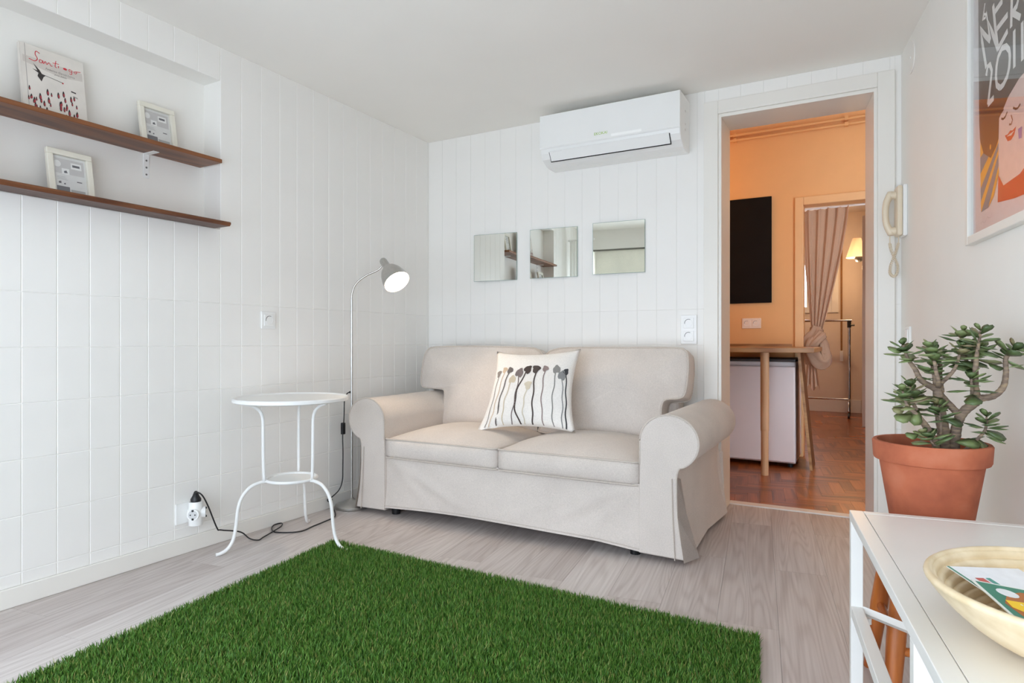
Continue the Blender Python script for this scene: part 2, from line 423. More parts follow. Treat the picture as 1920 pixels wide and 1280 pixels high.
while x < 0.16:
    x1 = min(x+TW, 0.165)
    for z0, z1 in zip(ZR[:-1], ZR[1:]):
        segs = [(x, x1, z0, z1)]
        if x1 > -0.74 and x < 0.14:
            if x < -0.74: segs = [(x, -0.74, z0, z1)] + ([(-0.74, x1, 2.20, z1)] if z1 > 2.2 else [])
            elif x1 > 0.14: segs = [(0.14, x1, z0, z1)] + ([(x, 0.14, 2.20, z1)] if z1 > 2.2 else [])
            else: segs = [(x, x1, 2.20, z1)] if z1 > 2.2 else []
        for a0, a1, c0, c1 in segs:
            if a1-a0 < 0.008: continue
            o = bpy.data.objects.new('tile', tile_mesh(a1-a0, c1-c0, 0.0009)); COL.objects.link(o); o.parent = wb
            o.location = ((a0+a1)/2, YB, (c0+c1)/2)
    x += TW
# baseboards
struct(box('baseboard_left', XL, XL+0.012, YR, YB, 0.0, 0.068, W_TRIM, bevel=0.003))
struct(box('baseboard_back', XL+0.012, -0.74, YB-0.012, YB, 0.0, 0.068, W_TRIM, bevel=0.003))
b = NB(); prism(b, [tuple(CR+DR*0.05), tuple(CR+DR*4.0), tuple(CR+DR*4.0+NR*0.012), tuple(CR+DR*0.05+NR*0.012)], lambda x, y: (x, y, 0), lambda x, y: (x, y, 0.068))
struct(obj('baseboard_right', b, W_TRIM))
# door casing and lining
b = NB()
bx(b, -0.742, -0.668, YB-0.022, YB+0.004, 0.0, 2.203); bx(b, 0.068, 0.140, YB-0.022, YB+0.004, 0.0, 2.203); bx(b, -0.668, 0.068, YB-0.0215, YB+0.004, 2.133, 2.203)
t1 = struct(obj('trim_1', b, W_TRIM, bevel=0.003))
b = NB()
bx(b, -0.668, -0.652, YB-0.012, YB+WT, 0.0, 2.133); bx(b, -0.668, 0.068, YB-0.0115, YB+WT-0.001, 2.115, 2.133)
prism(b, [(0.053, YB-0.012), (0.068, YB-0.012), (0.068, YB+WT), (0.053-sk, YB+WT)], lambda x, y: (x, y, 0), lambda x, y: (x, y, 2.133))
obj('door_lining', b, W_TRIM, t1, bevel=0.002)
box('threshold_strip', -0.66, 0.05, 3.735, 3.80, -0.004, 0.007, M('threshold_aluminium', rgb(238, 234, 228), 0.4), t1, bevel=0.002)

# ---------------------------------------------------------------- hall and bedroom behind the doorway
HW = M('hall_paint', rgb(224, 176, 120), 0.7, var=0.02)
BW = M('bedroom_paint', rgb(232, 218, 204), 0.7, var=0.02)
YH, D2X0, D2X1, D2Z = 5.60, -0.406, 0.38, 2.017
hf = struct(box('floor_hall', -2.3, 1.4, 3.74, 9.5, -0.08, -0.0185, M('parquet_bed', rgb(58, 32, 18), 0.6)))
b = NB()
bx(b, -2.3, D2X0, YH, YH+0.12, -0.02, 2.80); bx(b, D2X1, 1.4, YH, YH+0.12, -0.02, 2.80); bx(b, D2X0, D2X1, YH, YH+0.12, D2Z, 2.80)
struct(obj('wall_hall', b, HW))
struct(box('wall_hall_left', -2.32, -2.2, YB+WT, YH, -0.02, 2.8, HW)); struct(box('wall_hall_right', 1.3, 1.42, YB+WT, YH, -0.02, 2.8, HW))
struct(box('ceiling_hall', -2.4, 1.5, YB+WT, YH+0.12, 2.78, 2.86, M('hall_ceiling', rgb(236, 220, 196), 0.8)))
b = NB()
YF = 9.35
bx(b, -2.3, -1.45, YF, YF+0.12, -0.02, 2.6); bx(b, -0.26, 1.2, YF, YF+0.12, -0.02, 2.6); bx(b, -1.45, -0.26, YF, YF+0.12, -0.02, 1.30); bx(b, -1.45, -0.26, YF, YF+0.12, 2.3, 2.6)
struct(obj('wall_bedroom_far', b, BW))
struct(box('wall_bedroom_left', -2.32, -2.2, YH+0.12, YF, -0.02, 2.6, BW)); struct(box('wall_bedroom_right', 0.40, 0.52, YH+0.12, YF, -0.02, 2.6, BW))
struct(box('ceiling_bedroom', -2.4, 0.5, YH+0.12, YF, 2.6, 2.68, BW))
struct(box('baseboard_bedroom', -2.2, 0.0, YF-0.015, YF, -0.008, 0.16, W_TRIM, bevel=0.004))
b = NB()
bx(b, D2X0-0.065, D2X0, YH-0.02, YH, -0.01, D2Z+0.065); bx(b, D2X1, D2X1+0.065, YH-0.02, YH, -0.01, D2Z+0.065); bx(b, D2X0, D2X1, YH-0.0195, YH, D2Z, D2Z+0.065)
struct(obj('trim_2', b, M('hall_trim', rgb(226, 184, 132), 0.45), bevel=0.005))
# parquet strips, herringbone; the nearest are single strips
SW, SL = 0.07, 0.28
strips = []
ah = math.radians(8.0); he = Vector((math.cos(ah), math.sin(ah))); hd = Vector((-math.sin(ah), math.cos(ah)))
for i in range(-40, 60):
    for j in range(-12, 14):
        ox, oy = i*SW+j*SL, i*SW-j*SL+0.0
        for horiz in (0, 1):
            if horiz: r = (ox, oy, SL, SW)
            else: r = (ox+SL, oy+SW-SL, SW, SL)
            cx, cy = r[0]+r[2]/2, r[1]+r[3]/2+6.2
            p = he*cx+hd*(cy-6.2)+Vector((-0.2, 6.2))
            if p.y < 3.66 or p.y > 9.45: continue
            u = (p.x*0.8755+p.y*0.4833)/(-p.x*0.4833+p.y*0.8755)
            if u < 0.24 or u > 0.66: continue
            strips.append((p.y, p.x, horiz))
strips.sort()
pm = None; rest = NB()
def strip_mesh():
    b = NB(); g = 0.0005; bx(b, -SW/2+g, SW/2-g, -SL/2+g, SL/2-g, -0.010, 0.0)
    me = bpy.data.meshes.new('parquet_strip'); bmesh.ops.recalc_face_normals(b, faces=b.faces); b.to_mesh(me); b.free(); me.materials.append(PARQ); return me
pm = strip_mesh()
for n_, (y, x, hz) in enumerate(strips):
    rz = ah+(PI/2 if hz else 0)
    if n_ < 300:
        o = bpy.data.objects.new('parquet_strip', pm); COL.objects.link(o); o.parent = hf; o.location = (x, y, -0.008); o.rotation_euler = (0, 0, rz)
    else:
        m_ = Matrix.Translation((x, y, -0.008)) @ Matrix.Rotation(rz, 4, 'Z'); g = 0.0005
        v = [rest.verts.new(m_ @ Vector(p)) for p in ((-SW/2+g, -SL/2+g, 0), (SW/2-g, -SL/2+g, 0), (SW/2-g, SL/2-g, 0), (-SW/2+g, SL/2-g, 0))]
        v2 = [rest.verts.new(m_ @ Vector(p)) for p in ((-SW/2+g, -SL/2+g, -.01), (SW/2-g, -SL/2+g, -.01), (SW/2-g, SL/2-g, -.01), (-SW/2+g, SL/2-g, -.01))]
        rest.faces.new(v)
        for i in range(4): rest.faces.new((v[i], v2[i], v2[(i+1) % 4], v[(i+1) % 4]))
def parq_far():
    m, t, p = nt('parquet_far'); g = N(t, 'ShaderNodeNewGeometry')
    t.links.new(ramp(t, g.outputs['Random Per Island'], [(0, rgb(116, 60, 28)), (1, rgb(178, 102, 52))]), p.inputs['Base Color']); p.inputs['Roughness'].default_value = 0.26
    return m
o = obj('parquet_field', rest, parq_far(), hf); o['kind'] = 'stuff'
# bedroom window
b = NB()
bx(b, -1.45, -1.38, YF-0.03, YF+0.05, 1.30, 2.3); bx(b, -0.34, -0.26, YF-0.03, YF+0.05, 1.30, 2.3); bx(b, -1.38, -0.34, YF-0.0295, YF+0.05, 1.30, 1.38); bx(b, -1.38, -0.34, YF-0.0295, YF+0.05, 2.22, 2.3)
bx(b, -0.64, -0.56, YF-0.028, YF+0.05, 1.38, 2.22)
w2 = struct(obj('window_2', b, W_TRIM, bevel=0.004))
box('sash_panel', -0.56, -0.34, YF+0.0, YF+0.03, 1.38, 2.22, W_TRIM, w2)
box('pane', -1.38, -0.64, YF+0.02, YF+0.025, 1.38, 2.22, GLASS, w2)

# hall lamp (its glow is what lights the hall)
hl = thing('hall_pendant_lamp', 'warm globe pendant lamp in the hall, hidden left of the doorway', 'lamp', (-1.48, 5.12, 2.78))
b = NB(); lathe(b, [(0.0, 0.0), (0.05, 0.0), (0.05, -0.025), (0.0, -0.03)], 24); obj('ceiling_rose', b, W_PLAST, hl)
b = NB(); tube(b, [(0, 0, -0.03), (0, 0, -0.40)], 0.003, 8); obj('cable', b, BLACKP, hl)
b = NB(); lathe(b, [(0.0, -0.39), (0.03, -0.40), (0.03, -0.44), (0.0, -0.44)], 20); obj('neck', b, STEEL, hl)
b = NB(); lathe(b, [(0.001, -0.43)]+[(0.075*math.sin(PI*k/10), -0.505+0.075*math.cos(PI*k/10)) for k in range(1, 10)]+[(0.001, -0.58)], 24)
obj('globe', b, emit('hall_globe', (1.0, 0.52, 0.16, 1), 9.0), hl, smooth=True)
pl_ = bpy.data.lights.new('hall_bulb', 'POINT'); pl_.energy = 7.0; pl_.color = (1.0, 0.50, 0.12); pl_.shadow_soft_size = 0.07
o = bpy.data.objects.new('hall_bulb', pl_); COL.objects.link(o); o.parent = hl; o.location = (0, 0, -0.67)

# bar table
bt = thing('bar_table', 'narrow oak bar table on a round birch leg in the hall', 'table', (-0.7, 5.1, 0))
box('table_top', -1.0, 0.43, -0.50, 0.47, 0.845, 0.878, OAKM, bt, bevel=0.003)
def round_leg(parent, x, y):
    b = NB(); lathe(b, [(0.028, 0.30), (0.029, 0.845), (0.0, 0.845)], 24, c=(x, y, 0)); up = obj('leg', b, BIRCH, parent, smooth='angle')
    b = NB(); lathe(b, [(0.0, -0.008), (0.024, -0.008), (0.025, 0.0), (0.0255, 0.30), (0.0, 0.30)], 24, c=(x, y, 0)); obj('leg_extension', b, BIRCH, up, smooth='angle')
round_leg(bt, 0.113, -0.40); round_leg(bt, -0.9, -0.40); round_leg(bt, -0.9, 0.40)
box('back_ledge', -1.0, 0.21, 0.44, 0.47, 0.878, 0.90, OAKM, bt)
# fridge
fr = thing('mini_fridge', 'white under-counter fridge beneath the bar table', 'fridge', (-0.70, 5.30, -0.008))
box('body', -0.28, 0.28, -0.24, 0.26, 0.03, 0.78, FRIDGEM, fr, bevel=0.008)
d_ = box('door', -0.28, 0.28, -0.29, -0.247, 0.045, 0.745, FRIDGEM, fr, bevel=0.008)
box('top_panel', -0.282, 0.282, -0.285, 0.265, 0.78, 0.80, M('fridge_top', rgb(50, 46, 46), 0.5), fr, bevel=0.004)
for sx in (-1, 1):
    for sy in (-0.2, 0.2):
        b = NB(); lathe(b, [(0, 0), (0.018, 0), (0.018, 0.03), (0, 0.03)], 12, c=(sx*0.24, sy, 0)); obj('foot', b, BLACKP, fr)
# board leaning on the fridge
b = NB()
prism(b, [(0, 0), (0.016, 0.0), (-0.066, 0.845), (-0.082, 0.845)], lambda x, z: (x, 0.0, z), lambda x, z: (x, 0.30, z))
lb = thing('leaning_board', 'dark panel with raw wood edge leaning against the fridge side', 'board', (-0.322, 5.02, -0.008))
obj('panel', b, M('board_brown', rgb(112, 76, 46), 0.6, var=0.1), lb)
b = NB(); prism(b, [(-0.001, 0), (0.018, 0.0), (-0.064, 0.848), (-0.083, 0.848)], lambda x, z: (x, -0.006, z), lambda x, z: (x, 0.0, z)); obj('edge_strip', b, OAKM, lb)
# blackboard
bb = thing('blackboard', 'plain black chalkboard panel on the orange-lit hall wall', 'chalkboard', (-0.86, YH, 1.24))
box('slate', -0.215, 0.215, -0.018, -0.004, 0.0, 0.875, M('slate_black', rgb(20, 16, 14), 0.85, var=0.15, spec=0.2), bb, bevel=0.002)
box('backing', -0.205, 0.205, -0.004, 0.0, 0.01, 0.865, DARK, bb)
# pipes
for z, nm in ((2.612, 'lower'), (2.655, 'upper')):
    p = thing('heating_pipe', 'painted pipe running high along the hall wall, %s of the pair' % nm, 'pipe', (-0.5, YH-0.03, z), group='pipes along the hall wall')
    b = NB(); tube(b, [(-1.6, 0, 0), (1.7, 0, 0)], 0.011, 12); obj('tube', b, HW, p, smooth='angle')
    for q in (-0.43, 0.4): b = NB(); bx(b, q-0.012, q+0.012, -0.013, 0.03, -0.014, 0.014); obj('clip', b, HW, p)

# ---------------------------------------------------------------- wall sockets
def socket_face(parent, cx, cz):
    """round recessed schuko insert; local x right, z up, faces -y"""
    b = NB()
    for k in range(1): pass
    lathe(b, [(0.0, 0.0), (0.0215, 0.0), (0.0215, 0.010), (0.0195, 0.010), (0.0190, 0.002), (0.0, 0.002)], 28)
    bmesh.ops.rotate(b, verts=b.verts, matrix=Matrix.Rotation(PI/2, 3, 'X')); bmesh.ops.translate(b, verts=b.verts, vec=(cx, -0.004, cz))
    f = obj('insert', b, W_PLAST, parent, smooth='angle')
    for sx in (-1, 1):
        b = NB(); lathe(b, [(0.0, 0.0), (0.0040, 0.0), (0.0040, 0.001), (0.0, 0.001)], 10); bmesh.ops.rotate(b, verts=b.verts, matrix=Matrix.Rotation(PI/2, 3, 'X'))
        bmesh.ops.translate(b, verts=b.verts, vec=(cx+sx*0.0095, -0.0062, cz)); obj('pin_hole', b, HOLE, f)
    for sz in (-1, 1):
        b = NB(); bx(b, cx-0.003, cx+0.003, -0.0115, -0.006, cz+sz*0.0178-0.0025, cz+sz*0.0178+0.0025); obj('earth_clip', b, HOLE, f)
    b = NB(); tube(b, [(cx+0.0208*math.cos(a), -0.0135, cz+0.0208*math.sin(a)) for a in np.linspace(0.35*PI, 1.05*PI, 12)], 0.0012, 6); obj('painted_rim_shadow', b, HOLE, f)  # dark arc along part of the rim, painted in as its shadow
def socket(name, label, loc, rotz, cols, rows, w_=0.085, h_=0.085, mat=W_PLAST, group=None):
    s = thing(name, label, 'socket', loc, rotz, group)
    b = NB(); bx(b, -w_/2, w_/2, -0.009, 0.0, -h_/2, h_/2); obj('cover_plate', b, mat, s, bevel=0.003)
    for i in range(cols):
        for j in range(rows):
            cx, cz = (i-(cols-1)/2)*0.071, (j-(rows-1)/2)*0.071
            b = NB(); bx(b, cx-0.028, cx+0.028, -0.0125, -0.009, cz-0.028, cz+0.028); obj('frame', b, mat, s, bevel=0.0015)
            socket_face(s, cx, cz)
    return s
socket('wall_socket', 'single white socket on the left wall above the side table', (XL, 2.163, 1.025), PI/2, 1, 1)
socket('double_socket', 'vertical double white socket on the back wall beside the door casing', (-0.825, YB, 0.985), 0, 1, 2, 0.088, 0.160)
socket('hall_socket', 'horizontal double socket on the hall wall under the blackboard', (-0.803, YH, 1.072), 0, 2, 1, 0.15, 0.085, M('hall_plastic', rgb(234, 220, 204), 0.4))
s = thing('low_wall_socket', 'low white socket near the baseboard behind the plug adapter', 'socket', (XL, 1.722, 0.175), PI/2)
b = NB(); bx(b, -0.045, 0.045, -0.009, 0.0, -0.045, 0.045); obj('cover_plate', b, W_PLAST, s, bevel=0.003)
# multi-way adapter plugged into it
ad = thing('plug_adapter', 'white round three-way plug adapter in the low wall socket', 'adapter', (XL, 1.745, 0.175), PI/2)
b = NB(); lathe(b, [(0, -0.052), (0.027, -0.052), (0.029, -0.048), (0.029, 0.046), (0.027, 0.05), (0, 0.05)], 28, c=(0, -0.045, 0)); obj('body', b, W_PLAST, ad, smooth='angle')
b = NB(); tube(b, [(0, -0.012, 0), (0, -0.03, 0)], 0.02, 16); obj('plug_neck', b, W_PLAST, ad)
for sx in (-1, 1):
    dr = Vector((sx*0.80, -0.60, 0)).normalized(); c0 = Vector((0, -0.045, 0.0))
    b = NB(); tube(b, [c0+dr*0.02, c0+dr*0.038], 0.0245, 24); f = obj('outlet', b, W_PLAST, ad, smooth='angle')
    b = NB(); tube(b, [c0+dr*0.0381, c0+dr*0.0388], 0.019, 20); obj('recess', b, M('recess_shade', rgb(205, 205, 205), 0.5), f)
    sd = Vector((-dr.y, dr.x, 0))
    for q in (-1, 1): b = NB(); tube(b, [c0+dr*0.0388+sd*q*0.0095, c0+dr*0.0394+sd*q*0.0095], 0.003, 8); obj('pin_hole', b, HOLE, f)
    for q in (-1, 1): b = NB(); e_ = c0+dr*0.0392+Vector((0, 0, q*0.018)); bx(b, e_.x-0.003, e_.x+0.003, e_.y-0.003, e_.y+0.003, e_.z-0.004, e_.z+0.004); obj('earth_clip', b, HOLE, f)

# ---------------------------------------------------------------- shelves in the niche, and what stands on them
chip = SHELFM
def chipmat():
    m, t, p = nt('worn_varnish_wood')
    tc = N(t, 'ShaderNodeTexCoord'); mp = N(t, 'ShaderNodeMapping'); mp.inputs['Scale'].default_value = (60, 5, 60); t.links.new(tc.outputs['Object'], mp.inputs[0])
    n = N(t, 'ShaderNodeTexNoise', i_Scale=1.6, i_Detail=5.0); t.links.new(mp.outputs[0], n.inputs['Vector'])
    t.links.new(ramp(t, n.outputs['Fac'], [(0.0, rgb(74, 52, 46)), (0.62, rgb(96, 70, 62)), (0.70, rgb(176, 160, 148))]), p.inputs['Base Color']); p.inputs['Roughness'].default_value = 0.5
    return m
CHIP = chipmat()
us = thing('wall_shelf', 'upper brown wooden shelf in the left wall niche, holding the picture book', 'shelf', (-2.62, 1.25, 1.729))
box('board', -0.08, 0.08, -0.62, 0.63, 0.0, 0.018, SHELFM, us, bevel=0.003)
for y in (0.375, -0.42):
    b = NB(); bx(b, -0.080, -0.0765, y-0.013, y+0.013, -0.105, 0.0); bx(b, -0.0765, -0.005, y-0.013, y+0.013, -0.0035, -0.0001)
    br = obj('bracket', b, W_METAL, us, bevel=0.001)
    for z in (-0.03, -0.06, -0.09):
        b = NB(); tube(b, [(-0.0766, y, z), (-0.0756, y, z)], 0.0042, 10); obj('screw', b, M('screw_zinc', rgb(120, 120, 118), 0.4, 0.6), br)
ls = thing('niche_shelf', 'lower dark brown worn shelf at the bottom of the wall niche', 'shelf', (-2.58, 1.25, 1.436))
b = NB(); prism(b, [(-0.12, 0.0), (0.104, 0.0), (0.112, 0.008), (0.112, 0.014), (0.108, 0.018), (-0.12, 0.018)], lambda x, z: (x, -0.63, z), lambda x, z: (x, 0.62, z))
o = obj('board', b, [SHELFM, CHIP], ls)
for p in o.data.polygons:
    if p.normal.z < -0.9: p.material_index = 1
def upright(name, label, cat, y, zbase, xw, w_, h_, lean, thick, group=None):
    """an Empty at the base of a thing leaning on the niche wall; local x along the wall (to the right in view), local z up"""
    o = thing(name, label, cat, (xw, y, zbase), PI/2, group)
    o.rotation_euler = Euler((-lean, 0, PI/2), 'XYZ')
    return o
def picture_frame(label, y, zbase, xw, lean=0.17):
    W_, H_ = 0.158, 0.188
    o = upright('framed_print', label, 'picture frame', y, zbase, xw, W_, H_, lean, 0.02, 'cream frames on the niche shelves')
    for nm, (x0, x1, z0, z1) in {'a': (-W_/2, W_/2, H_-0.022, H_), 'b': (-W_/2, W_/2, 0, 0.022), 'c': (-W_/2, -W_/2+0.022, 0.022, H_-0.022), 'd': (W_/2-0.022, W_/2, 0.022, H_-0.022)}.items():
        b = NB(); bx(b, x0, x1, -0.018, 0.0, z0, z1); obj('frame_rail', b, CREAMF, o, bevel=0.003)
    box('backing', -W_/2+0.02, W_/2-0.02, -0.006, -0.001, 0.02, H_-0.02, ink(228, 228, 226), o)
    f = lambda x, z: (x, -0.0068, z)
    b = NB()
    L, R, B, T = -0.055, 0.055, 0.024, H_-0.024
    patch(b, [(L+.006, T-0.008), (R-.004, T-0.008), (R-.004, T-0.066), (L+.006, T-0.066)][::-1], f, 0)
    patch(b, [(L+.006, B), (L+0.05, B), (L+0.05, B+0.024), (L+.006, B+0.024)], lambda x, z: (x, -0.0069, z), 1)
    patch(b, [(L+0.054, B+0.002), (R-0.006, B+0.002), (R-0.006, B+0.016), (L+0.054, B+0.016)], lambda x, z: (x, -0.0069, z), 2)
    patch(b, [(0.005, T-0.018), (0.042, T-0.018), (0.042, T-0.042), (0.005, T-0.042)][::-1], lambda x, z: (x, -0.007, z), 3)
    patch(b, [(0.010, T-0.025), (0.036, T-0.025), (0.036, T-0.034), (0.010, T-0.034)][::-1], lambda x, z: (x, -0.0072, z), 1)
    patch(b, [(-0.028, T-0.045), (-0.002, T-0.045), (-0.002, T-0.068), (-0.028, T-0.068)][::-1], lambda x, z: (x, -0.0071, z), 3)
    patch(b, [(-0.021, T-0.056), (-0.012, T-0.052), (-0.008, T-0.062), (-0.02, T-0.063)][::-1], lambda x, z: (x, -0.0073, z), 1)
    patch(b, [(-0.046+0.012*math.cos(a)*1.1+0.004, T-0.03+0.013*math.sin(a)) for a in np.linspace(0, 2*PI, 14, endpoint=False)], lambda x, z: (x, -0.0072, z), 3)
    for (x0, z0, s_) in ((-0.042, 0.058, 0.009), (-0.024, 0.056, 0.006)): patch(b, [(x0, z0), (x0+s_, z0), (x0+s_, z0+s_*1.1), (x0, z0+s_*0.8)], lambda x, z: (x, -0.007, z), 1)
    for k in range(3): patch(b, [(-0.046, 0.084-k*0.005), (-0.018+0.004*k, 0.084-k*0.005), (-0.018+0.004*k, 0.0855-k*0.005), (-0.046, 0.0855-k*0.005)], lambda x, z: (x, -0.007, z), 2)
    patch(b, [(0.022, 0.072), (0.04, 0.072), (0.04, 0.076), (0.022, 0.076)], lambda x, z: (x, -0.007, z), 1)
    obj('printed_insert', b, [ink(206, 204, 202), ink(104, 104, 110), ink(176, 176, 176), ink(242, 242, 240)], o, recalc=False)
    box('glazing', -W_/2+0.021, W_/2-0.021, -0.0105, -0.009, 0.021, H_-0.021, GLASS, o)
    b = NB(); prism(b, [(0, 0.0), (0.028, 0.004), (0.0, 0.11)], lambda y, z: (-0.02, y, z), lambda y, z: (0.02, y, z)); obj('easel_back', b, DARK, o)
    return o
picture_frame('small cream picture frame on the upper niche shelf', 1.645, 1.7475, -2.64)
picture_frame('small cream picture frame on the lower niche shelf, below the picture book', 1.292, 1.4545, -2.62)
picture_frame('small cream picture frame on the lower niche shelf, seen only in the mirror', 0.90, 1.4545, -2.62)
bk = upright('picture_book', 'hardback picture book with red script title leaning on the upper shelf', 'book', 1.245, 1.7475, -2.635, 0.21, 0.258, 0.15, 0.012)
BWd, BH = 0.212, 0.258
cov = M('book_cover', rgb(222, 216, 208), 0.45, var=0.06, scale=12)
box('cover', -BWd/2, BWd/2, -0.014, -0.011, 0, BH, cov, bk); box('back_cover', -BWd/2, BWd/2, -0.003, 0.0, 0, BH, cov, bk)
box('spine', -BWd/2-0.003, -BWd/2, -0.014, 0.0, 0, BH, cov, bk, bevel=0.001); box('pages', -BWd/2, BWd/2-0.004, -0.011, -0.003, 0.003, BH-0.003, ink(240, 236, 226), bk)
b = NB(); fb = lambda x, z: (x, -0.0143, z); fb2 = lambda x, z: (x, -0.0146, z)
patch(b, [(-0.1, 0.212), (0.1, 0.212), (0.1, 0.180), (0.02, 0.168), (-0.1, 0.186)][::-1], fb, 3)
ribbon(b, [(-0.105+0.0145, 0.0), (-0.105+0.0145, BH)], 0.002, fb, 4)
def script(pts, wd, mi): ribbon(b, smooth_path([(p[0], p[1], 0) for p in pts], 5), wd, fb2, mi)
script([(-0.043, 0.236), (-0.055, 0.240), (-0.058, 0.226), (-0.052, 0.212), (-0.062, 0.200), (-0.080, 0.203)], 0.0028, 0)
script([(-0.036, 0.211), (-0.044, 0.212), (-0.046, 0.202), (-0.038, 0.202), (-0.035, 0.212), (-0.033, 0.201), (-0.026, 0.212), (-0.022, 0.202), (-0.014, 0.212), (-0.009, 0.202), (-0.003, 0.203)], 0.0024, 0)
script([(0.010, 0.228), (0.006, 0.205), (0.012, 0.202)], 0.0024, 0); script([(-0.002, 0.216), (0.02, 0.219)], 0.0022, 0); script([(0.018, 0.212), (0.017, 0.203)], 0.0024, 0)
patch(b, [(0.040+0.007*math.cos(a), 0.208+0.0045*math.sin(a)) for a in np.linspace(0, 2*PI, 12, endpoint=False)], fb2, 0)
script([(0.062, 0.212), (0.054, 0.212), (0.055, 0.204), (0.063, 0.206), (0.064, 0.212), (0.062, 0.196), (0.054, 0.195)], 0.0022, 0)
script([(0.078, 0.212), (0.071, 0.208), (0.075, 0.203), (0.081, 0.208), (0.078, 0.212), (0.095, 0.216)], 0.0022, 0)
patch(b, [(-0.067, 0.190), (-0.048, 0.170), (-0.041, 0.158), (-0.028, 0.156), (-0.036, 0.148), (-0.044, 0.128), (-0.056, 0.145), (-0.052, 0.158), (-0.071, 0.168), (-0.055, 0.166)], fb2, 1)
script([(-0.033, 0.156), (0.0, 0.152), (0.028, 0.148)], 0.0018, 1)
patch(b, [(0.028+0.003*math.cos(a), 0.147+0.003*math.sin(a)) for a in np.linspace(0, 2*PI, 8, endpoint=False)], fb2, 0)
for k in range(46):
    px, pz = random.uniform(-0.094, 0.094), random.uniform(0.008, 0.104)
    s_ = random.uniform(0.7, 1.25)
    patch(b, [(px+0.0045*s_*math.sin(a)*(0.75+0.25*math.cos(a)*-1), pz+0.011*s_*math.cos(a)) for a in np.linspace(0, 2*PI, 10, endpoint=False)][::-1], fb2, 1)
    patch(b, [(px+0.001+0.0026*s_*math.sin(a), pz-0.003+0.006*s_*math.cos(a)) for a in np.linspace(0, 2*PI, 8, endpoint=False)][::-1], lambda x, z: (x, -0.0148, z), 2)
patch(b, [(0.055, 0.122), (0.072, 0.120), (0.072, 0.125), (0.055, 0.127)], fb2, 1); patch(b, [(0.062, 0.104), (0.078, 0.101), (0.076, 0.107), (0.06, 0.109)], fb2, 4)
obj('cover_print', b, [ink(206, 42, 56), ink(52, 46, 44), ink(168, 58, 66), ink(206, 198, 190), ink(170, 164, 158)], bk, recalc=False)
for s_, z, sz in (('Federico García Lorca', 0.184, 0.011), ('Javier Zabala', 0.172, 0.008)):
    me = text_mesh(s_, sz, 0.2); obj('lettering', me, ink(120, 112, 106), bk, loc=(0.022, -0.0147, z), rot=(PI/2, 0, 0))

# ---------------------------------------------------------------- mirrors
for (x0, x1, z0, rz, lb_) in ((-2.198, -1.894, 1.307, 4.4, 'left'), (-1.792, -1.483, 1.308, 3.4, 'middle'), (-1.379, -1.070, 1.312, 3.2, 'right')):
    W_ = x1-x0; mo = thing('wall_mirror', 'square frameless mirror on the back wall, %s one of the row of three' % lb_, 'mirror', (x1, YB, z0), math.radians(rz), 'row of square mirrors')
    box('glass_plate', -W_, 0, -0.0075, -0.0035, 0.0, 0.30, M('mirror_edge', rgb(150, 170, 160), 0.3), mo)
    box('silvering', -W_+0.002, -0.002, -0.0079, -0.0074, 0.002, 0.298, MIRROR, mo)
    for zz in (0.04, 0.24):
        o = box('adhesive_pad', -W_+0.03, -W_+0.055, -0.0034, (W_-0.05)*math.sin(math.radians(rz))*0.9, zz, zz+0.03, W_PLAST, mo)
        box('adhesive_pad', -0.04, -0.012, -0.0034, 0.0005, zz, zz+0.03, W_PLAST, mo)

# ---------------------------------------------------------------- air conditioner
ac = thing('air_conditioner', 'white split air conditioner mounted high on the back wall', 'air conditioner', (-1.227, YB, 1.945))
prof = [(0.0, 0.285), (-0.19, 0.285), (-0.205, 0.275), (-0.205, 0.085), (-0.20, 0.06), (-0.18, 0.032), (-0.13, 0.008), (-0.09, 0.0), (0.0, 0.0)]
b = NB(); prism(b, prof, lambda y, z: (-0.405, y*0.985, z), lambda y, z: (0.405, y*0.985, z)); obj('body', b, W_PLAST, ac, bevel=0.006)
b = NB(); prism(b, [(-0.199, 0.284), (-0.210, 0.278), (-0.212, 0.094), (-0.206, 0.086), (-0.200, 0.09)], lambda y, z: (-0.4055, y, z), lambda y, z: (0.4055, y, z)); fp = obj('front_panel', b, W_PLAST, ac, bevel=0.002)
obj('logo', text_mesh('EKOKAI', 0.022), ink(150, 190, 40), fp, loc=(-0.03, -0.2125, 0.122), rot=(PI/2, 0, 0))
b = NB(); bx(b, 0.03, 0.20, -0.2125, -0.2095, 0.096, 0.110); obj('display_strip', b, M('glossy_strip', rgb(250, 250, 248), 0.05), fp)
# outlet flap with its dark gap
A_, B_ = Vector((0, -0.1995, 0.070)), Vector((0, -0.170, 0.022)); nrm = Vector((0, (B_-A_).z, -(B_-A_).y)).normalized(); nrm = nrm if nrm.y < 0 else -nrm
def quadstrip(x0, x1, a, c, lift, th):
    b = NB(); P = [a+nrm*lift, c+nrm*lift, c+nrm*(lift-th), a+nrm*(lift-th)]
    prism(b, [(p.y, p.z) for p in P], lambda y, z: (x0, y, z), lambda y, z: (x1, y, z)); return b
obj('outlet_gap', quadstrip(-0.350, 0.350, A_+(B_-A_)*0.05, B_+(B_-A_)*0.10, 0.0060, 0.006), DARK, ac)
fl_ = obj('flap', quadstrip(-0.346, 0.346, A_-(B_-A_)*0.04, B_-(B_-A_)*0.01, 0.0078, 0.004), W_PLAST, ac)
b = NB(); bx(b, -0.33, -0.27, -0.2045, -0.2035, 0.063, 0.066); obj('small_print', b, ink(150, 148, 146), fl_)
for z in (0.10, 0.13, 0.20):
    b = NB(); bx(b, 0.398, 0.4056, -0.10, -0.09, z, z+0.01); obj('side_clip', b, ink(190, 186, 184), ac)

